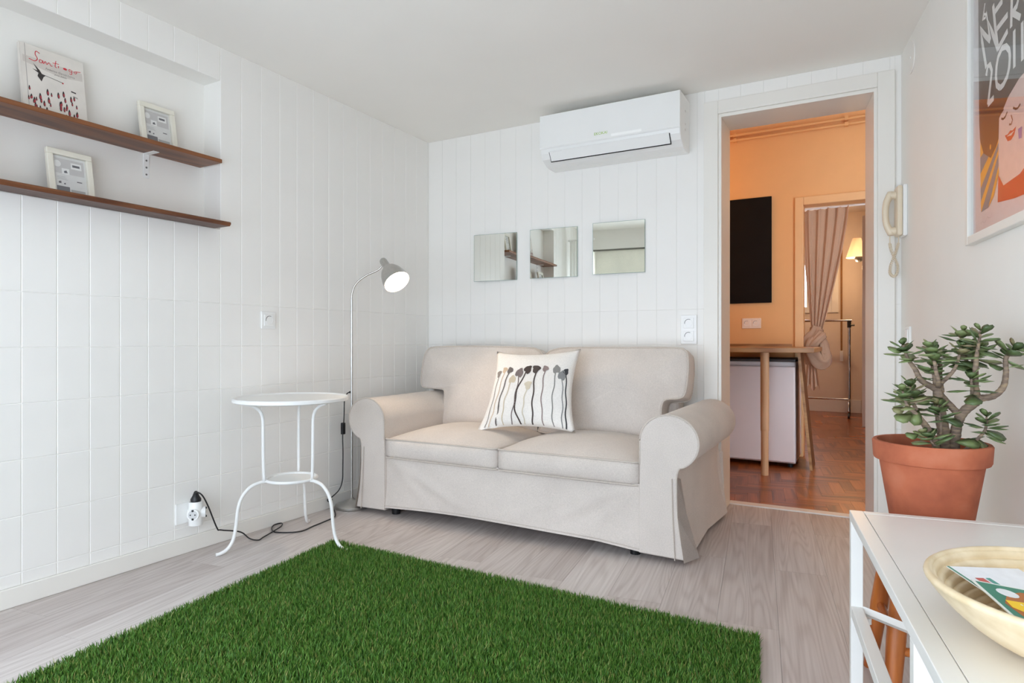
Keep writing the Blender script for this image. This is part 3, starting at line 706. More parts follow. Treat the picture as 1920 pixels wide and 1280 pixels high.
# ---------------------------------------------------------------- sofa (local x along the wall, -y towards the room)
SX, SY = -1.5145, 2.60
sofa = thing('sofa', 'beige linen two-seat sofa with rolled arms and loose skirted cover', 'sofa', (SX, SY, 0))
def arm_profile(sg):
    """outline of an arm seen from the front, outer side = sg; local x"""
    xo = 0.9405; cx = xo-0.1225
    pts = [(0.692, 0.028)]
    pts += [(0.692, 0.20), (0.694, 0.40), (0.696, 0.50)]
    for k in range(0, 15):
        a = PI-k*(PI*1.33)/14
        rx = 0.1225; rz = 0.113
        pts.append((cx+rx*math.cos(a), 0.502+rz*math.sin(a)))
    pts += [(0.862, 0.398), (0.852, 0.372), (0.850, 0.33), (0.851, 0.25), (0.860, 0.15), (0.872, 0.08), (0.884, 0.024)]
    return [(sg*x, z) for x, z in pts]
for sg in (-1, 1):
    pr = arm_profile(sg)
    b = NB()
    ys = [0.0, 0.004, 0.02, 0.2, 0.5, 0.8, 0.86]
    rs = []
    for i, y in enumerate(ys):
        k = 0.006 if i == 0 else 0.0
        c_ = Vector((sg*0.80, 0.40))
        ring = []
        for (x, z) in pr:
            v = Vector((x, z))
            if i == 0: v = v+(c_-v).normalized()*0.005
            zz = v.y
            xx = v.x
            if z < 0.34 and y > 0.02: # side skirt hangs in soft folds
                xx += sg*(0.34-z)*0.045*math.sin(y*9.0+1.0)*(1 if abs(x) > 0.8 else 0)
            if y > 0.8 and z < 0.34 and abs(x) > 0.8: xx += sg*(0.34-z)*0.02
            ring.append(Vector((xx, y, zz)))
        rs.append(ring)
    rings(b, rs)
    arm = obj('arm', b, LINEN, sofa, smooth='angle')
    b = NB()
    path = [Vector((x, 0.0035, z)) for x, z in pr[2:-1]]
    tube(b, smooth_path(path, 3), 0.0042, 7); obj('piping', b, PIPING, arm, smooth=True)
    # pleat at the front corner of the skirt
    b = NB()
    g0 = [Vector((sg*0.853, -0.002, 0.36)), Vector((sg*0.856, -0.006, 0.20)), Vector((sg*0.884, -0.014, 0.018))]
    g1 = [Vector((sg*0.853, 0.06, 0.345)), Vector((sg*0.875, 0.07, 0.20)), Vector((sg*0.925, 0.085, 0.020))]
    for a_, c_ in zip(range(2), range(1, 3)):
        b.faces.new([b.verts.new(p) for p in (g0[a_], g1[a_], g1[c_], g0[c_])])
    bmesh.ops.solidify(b, geom=b.faces[:], thickness=0.003)
    obj('skirt_pleat', b, LINEN, arm)
    b = NB(); tube(b, [(sg*0.832, -0.003, 0.355), (sg*0.836, -0.007, 0.20), (sg*0.846, -0.009, 0.022)], 0.0022, 6); obj('seam', b, PIPING, arm)
# front skirt between the arms: a draped sheet
b = NB(); nx, nz = 60, 18; gv = []
for j in range(nz+1):
    z = 0.315-(0.315-0.040)*j/nz; row = []
    for i in range(nx+1):
        u = i/nx; x = -0.70+1.40*u; t = j/nz
        fold = 0.012*math.sin(3.1*(u*2.2-t*0.9))*t
        for (u0, u1, wd_, am) in ((0.02, 0.42, 0.040, 0.013), (0.02, 0.22, 0.030, 0.010), (0.98, 0.62, 0.040, 0.013), (0.99, 0.80, 0.030, 0.010), (0.97, 0.45, 0.05, 0.008)):
            fold += am*math.exp(-((u-(u0+(u1-u0)*t))/wd_)**2)*math.sin(PI*min(1, t*0.9+0.12))
        zz = z + (0.020*math.sin(PI*u) if j == nz else 0.020*math.sin(PI*u)*t*t)
        if u > 0.86: zz -= 0.012*t*t*(u-0.86)/0.14
        row.append(b.verts.new((x, 0.024-0.024*t**1.3-fold, zz)))
    gv.append(row)
for j in range(nz):
    for i in range(nx): b.faces.new((gv[j+1][i], gv[j+1][i+1], gv[j][i+1], gv[j][i]))
sk_ = obj('front_skirt', b, LINEN, sofa, smooth=True, recalc=False)
b = NB(); tube(b, [(-0.699+1.398*u, -0.0015-0.010*math.sin(3.1*(u*2.2-0.9)), 0.052+0.020*math.sin(PI*u)-(0.012*(u-0.86)/0.14 if u > 0.86 else 0)) for u in np.linspace(0, 1, 40)], 0.0016, 5); obj('hem_stitch', b, PIPING, sk_)
box('seat_frame', -0.70, 0.70, 0.03, 0.86, 0.10, 0.31, LINEN, sofa, bevel=0.01)
box('back_frame', -0.80, 0.68, 0.70, 0.865, 0.06, 0.72, LINEN, sofa, bevel=0.05, seg=4)
b = NB()
for sg in (-1, 1):
    pass
prism(b, [(-0.865, 0.03), (0.865, 0.03), (0.855, 0.34), (-0.855, 0.34)], lambda x, z: (x, 0.862, z), lambda x, z: (x*1.02, 0.872, z)); obj('back_skirt', b, LINEN, sofa)
for sg in (-1, 1):     # loose rear corner of the skirt
    b = NB(); rs = []
    for z, xo in ((0.36, 0.852), (0.22, 0.866), (0.05, 0.888)):
        rs.append([Vector((sg*0.845, 0.70, z)), Vector((sg*(xo-0.01), 0.74, z)), Vector((sg*(xo-0.018-0.01*(0.36-z)), 0.80, z)), Vector((sg*(xo+0.02*(0.36-z)), 0.86, z)), Vector((sg*0.845, 0.868, z))])
    rings(b, rs); obj('rear_skirt_fold', b, LINEN, sofa)
for x in (-0.665, 0.655):
    for y in (0.065, 0.78):
        b = NB(); lathe(b, [(0, 0), (0.022, 0), (0.026, 0.05), (0.026, 0.102), (0, 0.102)], 16, c=(x, y, 0)); obj('foot', b, BLACKP, sofa, smooth='angle')
def box_cushion(W_, D_, H_, r, crown, belly=0.0):
    b = NB(); bmesh.ops.create_cube(b, size=2.0)
    bmesh.ops.subdivide_edges(b, edges=b.edges[:], cuts=15, use_grid_fill=True)
    a, d, h = W_/2, D_/2, H_/2
    for v in b.verts:
        p = Vector((v.co.x*a, v.co.y*d, v.co.z*h))
        q = Vector((max(-a+r, min(a-r, p.x)), max(-d+r, min(d-r, p.y)), max(-h+r, min(h-r, p.z))))
        dd = p-q
        if dd.length > 1e-7: p = q+dd.normalized()*r
        ux, uy = p.x/a, p.y/d
        top = (1-abs(ux)**2.6)*(1-abs(uy)**2.6)
        p.z += crown*max(top, 0)*(1 if v.co.z > 0 else -0.15)*abs(v.co.z)
        if abs(v.co.z) < 0.95: p.y += math.copysign(belly*(1-v.co.z**2)*(1-ux**4), p.y) if abs(uy) > 0.9 else 0
        v.co = p
    return b
def seat_cushion(x0, x1):
    W_, D_, H_ = x1-x0, 0.62, 0.106; cx = (x0+x1)/2
    o = obj('seat_cushion', box_cushion(W_, D_, H_, 0.020, 0.060, 0.020), LINEN, sofa, loc=(cx, 0.008+D_/2, 0.356), smooth=True)
    for z in (H_/2-0.004, -H_/2+0.004):
        a, d, r = W_/2-0.001, D_/2-0.001, 0.05; pts = []
        for qx, qy, a0 in ((1, 1, 0), (-1, 1, PI/2), (-1, -1, PI), (1, -1, 1.5*PI)):
            for k in range(6):
                an = a0+k*PI/10; pts.append(Vector((qx*(a-r*0.4)+r*0.4*math.cos(an), qy*(d-r*0.4)+r*0.4*math.sin(an), z)))
        b = NB(); tube(b, pts, 0.0048, 6, closed=True); obj('piping', b, PIPING, o, smooth=True)
    return o
seat_cushion(-0.698, -0.014); seat_cushion(-0.008, 0.690)
def back_cushion(outline, depth, puff, loc, lean, rz=0):
    """outline in (x,z), rounded; front faces -y"""
    O = smooth_path([(x, 0, z) for x, z in outline], 6, closed=True)
    c = sum(O, Vector())/len(O); n = len(O)
    b = NB(); rs = []
    OA = np.array([(p.x, p.z) for p in O])
    def bulge(x, z):
        d_ = np.sqrt(((OA-np.array((x, z)))**2).sum(1)).min(); return 1-math.exp(-(d_/0.085)**1.3)
    for s_ in np.linspace(0.03, 1.0, 22):          # front face
        rs.append([Vector((c.x+(p.x-c.x)*s_, -depth/2-puff*bulge(c.x+(p.x-c.x)*s_, c.z+(p.z-c.z)*s_)-0.010*math.sin(p.x*9+s_*3)*s_*(1-s_), c.z+(p.z-c.z)*s_)) for p in O])
    for t in (0.2, 0.5, 0.8):
        bul = 1+0.020*math.sin(PI*t)
        rs.append([Vector((c.x+(p.x-c.x)*bul, -depth/2+depth*t, c.z+(p.z-c.z)*bul)) for p in O])
    for s_ in (1.0, 0.85, 0.6, 0.3, 0.05):
        rs.append([Vector((c.x+(p.x-c.x)*s_, depth/2+puff*0.6*(1-s_**2.4), c.z+(p.z-c.z)*s_)) for p in O])
    rings(b, rs)
    o = obj('back_cushion', b, LINEN, sofa, loc=loc, rot=(-lean, 0, rz), smooth=True)
    for y in (-depth/2, depth/2):
        b = NB(); tube(b, [Vector((p.x, y, p.z)) for p in O], 0.0048, 6, closed=True); obj('piping', b, PIPING, o, smooth=True)
    return o
# left back cushion overhangs the left arm, right one the right arm
oL = [(-0.708, 0.03), (-0.708, 0.14), (-0.710, 0.19), (-0.720, 0.212), (-0.76, 0.218), (-0.862, 0.222), (-0.893, 0.245), (-0.902, 0.33), (-0.895, 0.42), (-0.872, 0.462), (-0.81, 0.478), (-0.50, 0.484), (-0.17, 0.476), (-0.10, 0.464), (-0.066, 0.43), (-0.058, 0.33), (-0.056, 0.15), (-0.063, 0.03), (-0.09, 0.0), (-0.35, -0.01), (-0.66, 0.0)]
oR = [(0.638, 0.03), (0.638, 0.13), (0.638, 0.175), (0.648, 0.205), (0.675, 0.216), (0.725, 0.222), (0.752, 0.245), (0.762, 0.33), (0.760, 0.42), (0.745, 0.465), (0.69, 0.480), (0.45, 0.480), (0.12, 0.478), (0.02, 0.468), (-0.026, 0.448), (-0.045, 0.41), (-0.047, 0.33), (-0.044, 0.15), (-0.036, 0.03), (-0.01, 0.0), (0.32, -0.01), (0.60, 0.0)]
back_cushion(oL, 0.125, 0.055, (0.0, 0.60, 0.405), math.radians(12))
back_cushion(oR, 0.125, 0.055, (-0.01, 0.60, 0.405), math.radians(12))

# ---------------------------------------------------------------- printed pillow
pil = thing('throw_pillow', 'square white throw pillow printed with thin-stemmed flowers, leaning on the sofa', 'pillow', (-1.492, 2.835, 0.462))
pil.rotation_euler = Euler((math.radians(-29), math.radians(-2), math.radians(6)), 'XYZ')
PS = 0.256
def pil_pt(a, b_, side, lift=0.0):
    """a,b in -1..1 across the pillow; front = side -1"""
    # edges pull in between the pinched corners
    pin = 0.135
    x = a*PS*(1-pin*(1-b_*b_)*abs(a)**3); z = b_*PS*0.92*(1-pin*(1-a*a)*abs(b_)**3)
    x *= 1+0.05*(-b_)
    th = 0.072*max(0.0, (1-abs(a)**2.2))**0.62*max(0.0, (1-abs(b_)**2.2))**0.62
    th += 0.004*math.sin(a*7+b_*3)*max(0.0, (1-a*a)*(1-b_*b_))
    # slouched lower-left corner
    if a < -0.55 and b_ < -0.4: th += 0.010*math.sin((a+b_)*16)*(1-abs(a))
    return Vector((x, side*(th+lift), PS*0.92+z))
b = NB(); n = 26
for side in (-1, 1):
    gv = [[b.verts.new(pil_pt(-1+2*i/n, -1+2*j/n, side)) for i in range(n+1)] for j in range(n+1)]
    for j in range(n):
        for i in range(n): b.faces.new((gv[j][i], gv[j][i+1], gv[j+1][i+1], gv[j+1][i]))
bmesh.ops.remove_doubles(b, verts=b.verts, dist=0.0005)
obj('cover', b, COTTON, pil, smooth=True)
fl_cols = [(150, 140, 132), (206, 182, 156), (112, 104, 100), (204, 190, 166), (122, 110, 108), (72, 60, 56), (206, 196, 176), (78, 68, 64), (146, 128, 124), (142, 140, 136), (136, 136, 136), (64, 64, 66)]
# head a, head b, bottom a, size, colour index, bend
fls = [(-0.84, 0.32, -0.93, .10, 0, .02), (-0.66, 0.40, -0.84, .09, 1, .02), (-0.50, 0.38, -0.66, .10, 2, -.03), (-0.38, 0.14, -0.50, .11, 3, -.04), (-0.22, 0.30, -0.30, .13, 4, .02), (-0.01, 0.37, -0.08, .12, 5, -.16),
       (0.06, -0.02, 0.02, .11, 6, -.05), (0.20, 0.38, 0.20, .12, 7, .0), (0.42, 0.40, 0.44, .09, 8, -.02), (0.70, 0.40, 0.66, .12, 9, -.02), (0.86, 0.26, 0.84, .13, 10, .05), (0.955, 0.36, 0.93, .09, 11, .05)]
b = NB()
ff = lambda a, q: pil_pt(max(-0.985, min(0.985, a)), max(-0.985, min(0.985, q)), -1, 0.0012)
for (ha, hb, ba, sz, ci, bend) in fls:
    ha, ba, sz = ha*0.87-0.02, ba*0.89, sz*0.92
    pts = [(ha+(ba-ha)*t+bend*math.sin(PI*t)+0.012*math.sin(t*17+ci), hb+(-0.97-hb)*t, 0) for t in np.linspace(0, 1, 22)]
    ribbon(b, pts, 0.030 if ci in (5, 7, 11, 2) else 0.022, ff, ci)
    blob = []
    for k in range(16):
        an = 2*PI*k/16; rr = sz*(0.9+0.14*math.sin(3*an+ci)+0.08*math.sin(5*an+2*ci))
        blob.append((ha+rr*0.85*math.cos(an), hb+rr*(0.9 if math.sin(an) > 0 else 1.25)*math.sin(an)))
    cvt = b.verts.new(ff(ha, hb)); ring = [b.verts.new(ff(*p)+Vector((0, -0.0003, 0))) for p in blob]
    for k in range(16): b.faces.new((cvt, ring[k], ring[(k+1) % 16])).material_index = ci
obj('flower_print', b, [ink(*c, 0.9) for c in fl_cols], pil, recalc=False)

# ---------------------------------------------------------------- floor lamp
lp = thing('floor_lamp', 'brushed steel gooseneck floor lamp, lit, beside the sofa', 'lamp', (-2.474, 2.642, 0))
b = NB(); lathe(b, [(0, 0), (0.088, 0), (0.09, 0.004), (0.09, 0.014), (0.086, 0.019), (0.045, 0.034), (0.016, 0.048), (0.009, 0.056), (0, 0.056)], 40); obj('base', b, STEEL, lp, smooth='angle')
b = NB(); tube(b, [(0, 0, 0.05), (0, 0, 1.155)], 0.0062, 12); obj('pole', b, STEEL, lp, smooth='angle')
neck = smooth_path([(0, 0, 1.15), (0.001, 0.0005, 1.18), (0.012, 0.006, 1.222), (0.034, 0.019, 1.256), (0.074, 0.042, 1.288), (0.11, 0.062, 1.306), (0.133, 0.075, 1.322), (0.148, 0.084, 1.342)], 5)
b = NB(); tube(b, neck, 0.0052, 12); obj('gooseneck', b, CHROME, lp, smooth='angle')
# shade: axis from the back knob to the mouth
sh = bpy.data.objects.new('shade_axis', None)
ax0 = Vector((0.153, 0.088, 1.362)); dirn = Vector((0.384, -0.085, -0.40)).normalized()
q = dirn.to_track_quat('Z', 'Y')
def along(bm): bmesh.ops.transform(bm, matrix=Matrix.Translation(ax0) @ q.to_matrix().to_4x4(), verts=bm.verts)
b = NB(); lathe(b, [(0.0, -0.022), (0.012, -0.020), (0.019, -0.012), (0.0215, 0.0), (0.0210, 0.034), (0.026, 0.048), (0.045, 0.068), (0.060, 0.096), (0.069, 0.130), (0.0745, 0.165), (0.075, 0.168), (0.073, 0.168), (0.067, 0.130), (0.058, 0.097), (0.043, 0.071), (0.015, 0.054)], 40, cap=False); along(b)
shd = obj('lamp_shade', b, STEEL, lp, smooth='angle')
b = NB(); lathe(b, [(0.072, 0.167), (0.066, 0.130), (0.057, 0.098), (0.042, 0.072), (0.014, 0.056)], 36, cap=False); along(b); obj('shade_lining', b, M('white_lining', rgb(248, 244, 238), 0.5), shd, smooth=True)
b = NB(); lathe(b, [(0.001, 0.056), (0.014, 0.058), (0.016, 0.080), (0.032, 0.104), (0.039, 0.126), (0.033, 0.148), (0.016, 0.159), (0.001, 0.161)], 24); along(b); obj('bulb', b, BULB, shd, smooth=True)
ll = bpy.data.lights.new('lamp_glow', 'SPOT'); ll.energy = 7.5; ll.color = (1.0, 0.70, 0.44); ll.spot_size = math.radians(130); ll.spot_blend = 0.6; ll.shadow_soft_size = 0.045
o = bpy.data.objects.new('lamp_glow', ll); COL.objects.link(o); o.parent = lp; o.location = ax0+dirn*0.182; o.rotation_euler = (-dirn).to_track_quat('Z', 'Y').to_euler()
# cable with inline switch
b = NB(); tube(b, [(-0.006, -0.003, 0.638), (-0.012, -0.006, 0.640)], 0.006, 10); obj('cable_grommet', b, BLACKP, lp)
cord = [(-0.010, -0.006, 0.640), (-0.026, -0.012, 0.628), (-0.036, -0.018, 0.595), (-0.037, -0.02, 0.53), (-0.040, -0.02, 0.47), (-0.046, -0.022, 0.40), (-0.044, -0.022, 0.31), (-0.045, -0.022, 0.22), (-0.048, -0.022, 0.15), (-0.055, -0.04, 0.10), (-0.075, -0.075, 0.065), (-0.082, -0.10, 0.055), (-0.070, -0.10, 0.045), (-0.078, -0.07, 0.05), (-0.070, -0.09, 0.03), (-0.035, -0.10, 0.006), (0.045, -0.17, 0.005), (0.075, -0.22, 0.005), (0.085, -0.29, 0.005), (0.095, -0.37, 0.005), (0.105, -0.47, 0.005), (0.02, -0.53, 0.005), (-0.04, -0.51, 0.006), (-0.082, -0.46, 0.008), (-0.070, -0.425, 0.010), (-0.03, -0.46, 0.010), (0.0, -0.535, 0.008), (0.03, -0.62, 0.006), (0.04, -0.655, 0.005), (-0.005, -0.665, 0.008), (-0.025, -0.70, 0.045), (-0.025, -0.80, 0.08), (-0.022, -0.822, 0.095), (-0.020, -0.866, 0.20), (-0.020, -0.893, 0.252), (-0.035, -0.905, 0.268), (-0.052, -0.905, 0.262)]
b = NB(); tube(b, smooth_path(cord, 6), 0.0032, 7); obj('cable', b, BLACKP, lp, smooth=True)
b = NB(); bx(b, -0.053, -0.035, -0.032, -0.010, 0.405, 0.47); sw_ = obj('inline_switch', b, BLACKP, lp, bevel=0.004)
b = NB(); bx(b, -0.047, -0.041, -0.034, -0.03, 0.43, 0.45); obj('rocker', b, DARK, sw_)
b = NB(); lathe(b, [(0, 0), (0.021, 0), (0.022, 0.010), (0.014, 0.024), (0.008, 0.040), (0.004, 0.045), (0, 0.045)], 16, c=(XL+0.045+2.474, 1.745-2.642, 0.225)); obj('plug', b, BLACKP, lp, smooth='angle')

# ---------------------------------------------------------------- side table
st = thing('side_table', 'round white metal side table on three curved legs', 'table', (-2.285, 2.05, 0))
b = NB(); lathe(b, [(0, 0.648), (0.246, 0.648), (0.252, 0.652), (0.252, 0.664), (0.248, 0.668), (0.243, 0.666), (0.240, 0.662), (0, 0.662)], 64); obj('table_top', b, W_METAL, st, smooth='angle')
b = NB(); lathe(b, [(0, 0.290), (0.106, 0.290), (0.106, 0.294), (0, 0.294)], 48); tr_ = obj('tray', b, W_METAL, st, smooth='angle')
b = NB(); tube(b, [(0.110*math.cos(a), 0.110*math.sin(a), 0.295) for a in np.linspace(0, 2*PI, 48, endpoint=False)], 0.0075, 10, closed=True); obj('tray_rim', b, W_METAL, tr_, smooth=True)
for an in (-114, 4, 123):
    ca, sa = math.cos(math.radians(an)), math.sin(math.radians(an))
    f = lambda r_, z: Vector((r_*ca, r_*sa, z))
    b = NB()
    tube(b, smooth_path([f(0.205, 0.645), f(0.175, 0.636), f(0.142, 0.612), f(0.128, 0.575), f(0.126, 0.50), f(0.125, 0.40), f(0.122, 0.296)], 5), 0.0072, 10)
    lg = obj('leg', b, W_METAL, st, smooth=True)
    b = NB()
    tube(b, smooth_path([f(0.112, 0.293), f(0.14, 0.292), f(0.18, 0.278), f(0.215, 0.24), f(0.232, 0.19), f(0.240, 0.12), f(0.252, 0.06), f(0.275, 0.024), f(0.305, 0.009), f(0.322, 0.0075)], 5), 0.0075, 10)
    obj('foot_arch', b, W_METAL, lg, smooth=True)

# ---------------------------------------------------------------- artificial grass rug
rug = thing('grass_rug', 'bright green artificial grass rug lying on the grey floor', 'rug', (-1.1, 1.2, 0))
RC = [Vector((-2.105, 2.13)), Vector((-0.275, 2.075)), Vector((-0.05, 0.45)), Vector((-1.93, 0.38))]
b = NB(); prism(b, [(p.x+1.1, p.y-1.2) for p in RC], lambda x, y: (x, y, 0.0005), lambda x, y: (x, y, 0.006)); obj('backing', b, M('rug_backing', rgb(30, 58, 20), 0.9, var=0.2, scale=80), rug)
nb = 210000
u = rng.random(nb); v = rng.random(nb)
v[:nb*2//3] = rng.random(nb*2//3)**1.0
P0, P1, P2, P3 = [np.array((p.x+1.1, p.y-1.2)) for p in RC]
base = ((1-u)*(1-v))[:, None]*P0+(u*(1-v))[:, None]*P1+(u*v)[:, None]*P2+((1-u)*v)[:, None]*P3
az = rng.random(nb)*2*PI; hgt = rng.uniform(0.017, 0.028, nb); wdt = rng.uniform(0.0011, 0.0019, nb); ben = rng.uniform(0.002, 0.016, nb); laz = az+rng.normal(0, 0.7, nb)
sd = np.stack([np.cos(az+PI/2), np.sin(az+PI/2)], 1)*wdt[:, None]; dv = np.stack([np.cos(laz), np.sin(laz)], 1)*ben[:, None]
V = np.zeros((nb, 5, 3), dtype=np.float32)
V[:, 0, :2] = base-sd; V[:, 1, :2] = base+sd; V[:, 2, :2] = base+sd*0.8+dv*0.35; V[:, 3, :2] = base-sd*0.8+dv*0.35; V[:, 4, :2] = base+dv
V[:, 0, 2] = V[:, 1, 2] = 0.004; V[:, 2, 2] = V[:, 3, 2] = 0.004+hgt*0.6; V[:, 4, 2] = 0.004+hgt
me = bpy.data.meshes.new('grass_pile')
me.vertices.add(nb*5); me.vertices.foreach_set('co', V.ravel())
idx = (np.arange(nb)*5)[:, None]; q4 = (idx+np.array([0, 1, 2, 3])).astype(np.int32); t3 = (idx+np.array([3, 2, 4])).astype(np.int32)
lv = np.concatenate([q4, t3], 1).ravel(); me.loops.add(nb*7); me.loops.foreach_set('vertex_index', lv)
me.polygons.add(nb*2); ls_ = np.zeros((nb, 2), np.int32); ls_[:, 0] = np.arange(nb)*7; ls_[:, 1] = ls_[:, 0]+4; me.polygons.foreach_set('loop_start', ls_.ravel())
me.update(calc_edges=True); me.validate()
o = obj('grass_pile', me, GRASS, rug); o['kind'] = 'stuff'

# ---------------------------------------------------------------- white metal table at the right
TC = Vector((-0.026, 1.79)); at_ = math.radians(7.6)
wt = thing('bench_table', 'white metal-framed bench table with an inset top at the right', 'table', (TC.x, TC.y, 0), at_)
# local x to the right along the far edge, local -y towards the camera
TWd, TL, TH = 0.42, 1.05, 0.50
for nm, (x0, x1, y0, y1) in {'l': (0, 0.03, -TL, 0), 'r': (TWd-0.03, TWd, -TL, 0), 'f': (0.03, TWd-0.03, -0.022, 0), 'n': (0.03, TWd-0.03, -TL, -TL+0.03)}.items():
    b = NB(); bx(b, x0, x1, y0, y1, TH-0.022, TH); obj('top_rail', b, W_FRAME, wt, bevel=0.0015)
box('top_panel', 0.0312, TWd-0.0312, -TL+0.0312, -0.0232, TH-0.012, TH-0.0006, W_FRAME, wt, bevel=0.0006)
for y in (0.0, -0.675, -TL+0.028):
    for x in (0.0, TWd-0.027):
        b = NB(); bx(b, x+0.0004, x+0.027, y-0.027, y-0.0004, 0.0, TH-0.022); obj('leg', b, W_FRAME, wt, bevel=0.0015)
for x in (0.0, TWd-0.027):
    b = NB(); bx(b, x+0.0008, x+0.0266, -TL+0.03, -0.027, 0.245, 0.271); obj('side_rail', b, W_FRAME, wt, bevel=0.0015)
b = NB(); tube(b, [(0.022, -0.02, 0.262), (0.27, -0.245, 0.262)], 0.011, 4); br_ = obj('diagonal_brace', b, W_FRAME, wt)
b = NB(); tube(b, [(0.036, -0.035, 0.25), (0.036, -0.035, 0.236)], 0.008, 10); obj('brace_bolt', b, W_PLAST, br_)
# bowl
bo = thing('bamboo_bowl', 'wide shallow coiled bamboo bowl on the white bench table', 'bowl', (0.268, 1.11, 0.5))
b = NB(); out = [(0.0, 0.0), (0.065, 0.0)]
R0, H0 = 0.180, 0.085; prof = []
nco = 11
for k in range(nco*6+1):
    t = k/(nco*6); r_ = 0.060+(R0-0.060)*t**0.85; z_ = 0.004+(H0-0.008)*t**1.7
    off = 0.0036*abs(math.sin(PI*k/6))**0.8
    prof.append((r_-off*0.7, z_+off))
prof_in = prof
prof_out = [(0.066+(R0-0.062)*t**0.85, 0.0+(H0-0.010)*t**1.7) for t in np.linspace(1, 0, 16)]
lathe(b, [(0.001, 0.006)]+[(r_, z_+0.003) for r_, z_ in prof_in]+[(R0+0.004, H0+0.001), (R0+0.007, H0-0.004)]+prof_out[1:]+[(0.001, 0.0)], 72)
bowl_o = obj('shell', b, BAMBOO, bo, smooth='angle')
b = NB(); tube(b, [((R0+0.002)*math.cos(a), (R0+0.002)*math.sin(a), H0-0.002) for a in np.linspace(0, 2*PI, 72, endpoint=False)], 0.0058, 10, closed=True); obj('rim', b, BAMBOO, bo, smooth=True)
# leaflets in the bowl: local x to the right, local y away, both lying on one sloping plane
TP = Vector((0.109, 1.160, 0.579)); E1 = Vector((0.675, -0.738)); E2 = Vector((0.738, 0.675)); G1, G2 = -0.24, -0.114
def plane_z(x, y):
    d = Vector((x, y))-TP.xy; return TP.z+d.dot(E1)*G1+d.dot(E2)*G2
def leaflet(label, corner, ang, w_, h_, art, base, lift):
    o = thing('leaflet', label, 'leaflet', (0, 0, 0), 0, 'leaflets in the bamboo bowl')
    ex = Vector((math.cos(ang), math.sin(ang))); ey = Vector((-math.sin(ang), math.cos(ang)))
    c2 = Vector(corner)+ex*w_/2-ey*h_/2
    px = Vector((ex.x, ex.y, plane_z(*(c2+ex))-plane_z(*c2))).normalized(); py = Vector((ey.x, ey.y, plane_z(*(c2+ey))-plane_z(*c2))).normalized()
    pz = px.cross(py).normalized(); py = pz.cross(px)
    m_ = Matrix((px, py, pz)).transposed().to_4x4(); o.matrix_world = Matrix.Translation((c2.x, c2.y, plane_z(*c2)+lift)) @ m_
    b = NB(); bx(b, -w_/2, w_/2, -h_/2, h_/2, 0, 0.0012); obj('sheet', b, base, o)
    b = NB(); ms = []
    for i, (poly, c) in enumerate(art):
        ms.append(ink(*c)); patch(b, [(-w_/2+x, h_/2-y) for x, y in poly], lambda x, y: (x, y, 0.0014+0.0002*i), i)
    obj('printed_art', b, ms, o, recalc=False)
    for p in o.children[1].data.polygons:
        if p.normal.z < 0: p.flip()
    return o
leaflet('white leaflet with a red picture lying in the bamboo bowl', TP.xy, math.atan2(E2.y, E2.x), 0.14, 0.20,
        [([(0.0, 0.0), (0.005, 0.0), (0.005, 0.2), (0.0, 0.2)], (98, 148, 124)), ([(0.020, 0.03), (0.036, 0.03), (0.036, 0.19), (0.020, 0.19)], (196, 92, 84)), ([(0.024, 0.05), (0.030, 0.045), (0.033, 0.09), (0.026, 0.11)], (170, 70, 64)), ([(0.040, 0.03), (0.048, 0.03), (0.048, 0.19), (0.040, 0.19)], (84, 150, 136))], ink(234, 234, 238), 0.0)
leaflet('green and brown illustrated leaflet with a yellow shape in the bamboo bowl', (0.136, 1.130), math.radians(26), 0.15, 0.14,
        [([(0.004, 0.003), (0.147, 0.003), (0.147, 0.137), (0.004, 0.137)], (64, 128, 106)), ([(0.034, 0.026), (0.06, 0.014), (0.12, 0.012), (0.13, 0.09), (0.02, 0.10), (0.012, 0.055)], (176, 104, 48)),
         ([(0.036+0.015*math.cos(a), 0.024+0.011*math.sin(a)) for a in np.linspace(0, 2*PI, 14, endpoint=False)], (228, 228, 230)), ([(0.018, 0.046), (0.05, 0.044), (0.056, 0.06), (0.068, 0.072), (0.03, 0.074), (0.016, 0.064)], (242, 198, 30)),
         ([(0.034, 0.052), (0.037, 0.050), (0.038, 0.054), (0.035, 0.055)], (236, 226, 190)), ([(0.042, 0.066), (0.045, 0.064), (0.046, 0.068), (0.043, 0.069)], (236, 226, 190))], ink(228, 230, 224), 0.004)

# ---------------------------------------------------------------- stool and potted jade plant
PC = Vector((0.157, 1.955))
sl = thing('wooden_stool', 'orange pine stool with splayed round legs carrying the potted plant', 'stool', (PC.x, PC.y, 0))
b = NB(); lathe(b, [(0, 0.405), (0.125, 0.405), (0.132, 0.411), (0.132, 0.424), (0.126, 0.43), (0, 0.43)], 40); obj('seat', b, STOOLW, sl, smooth='angle')
LG = [((-0.085, 0.065), (-0.135, 0.105)), ((-0.065, -0.095), (-0.095, -0.165)), ((0.085, -0.075), (0.135, -0.12)), ((0.075, 0.085), (0.12, 0.14))]
for (t0, f0) in LG:
    b = NB(); tube(b, [(f0[0], f0[1], 0), ((f0[0]*0.55+t0[0]*0.45), (f0[1]*0.55+t0[1]*0.45), 0.19), (t0[0], t0[1], 0.406)], [0.0165, 0.022, 0.0175], 16); obj('leg', b, STOOLW, sl, smooth='angle')
def lgp(i, h): t = h/0.406; return Vector((LG[i][1][0]*(1-t)+LG[i][0][0]*t, LG[i][1][1]*(1-t)+LG[i][0][1]*t, h))
for i, h in ((0, 0.19), (1, 0.16), (2, 0.19), (3, 0.16)):
    b = NB(); tube(b, [lgp(i, h), lgp((i+1) % 4, h)], 0.0105, 12); obj('rung', b, STOOLW, sl, smooth='angle')
pp = thing('potted_jade_plant', 'jade plant with thick branching stems in a terracotta pot on the stool', 'plant', (PC.x, PC.y, 0.4305), math.radians(28.9))
b = NB(); ZT = 0.232
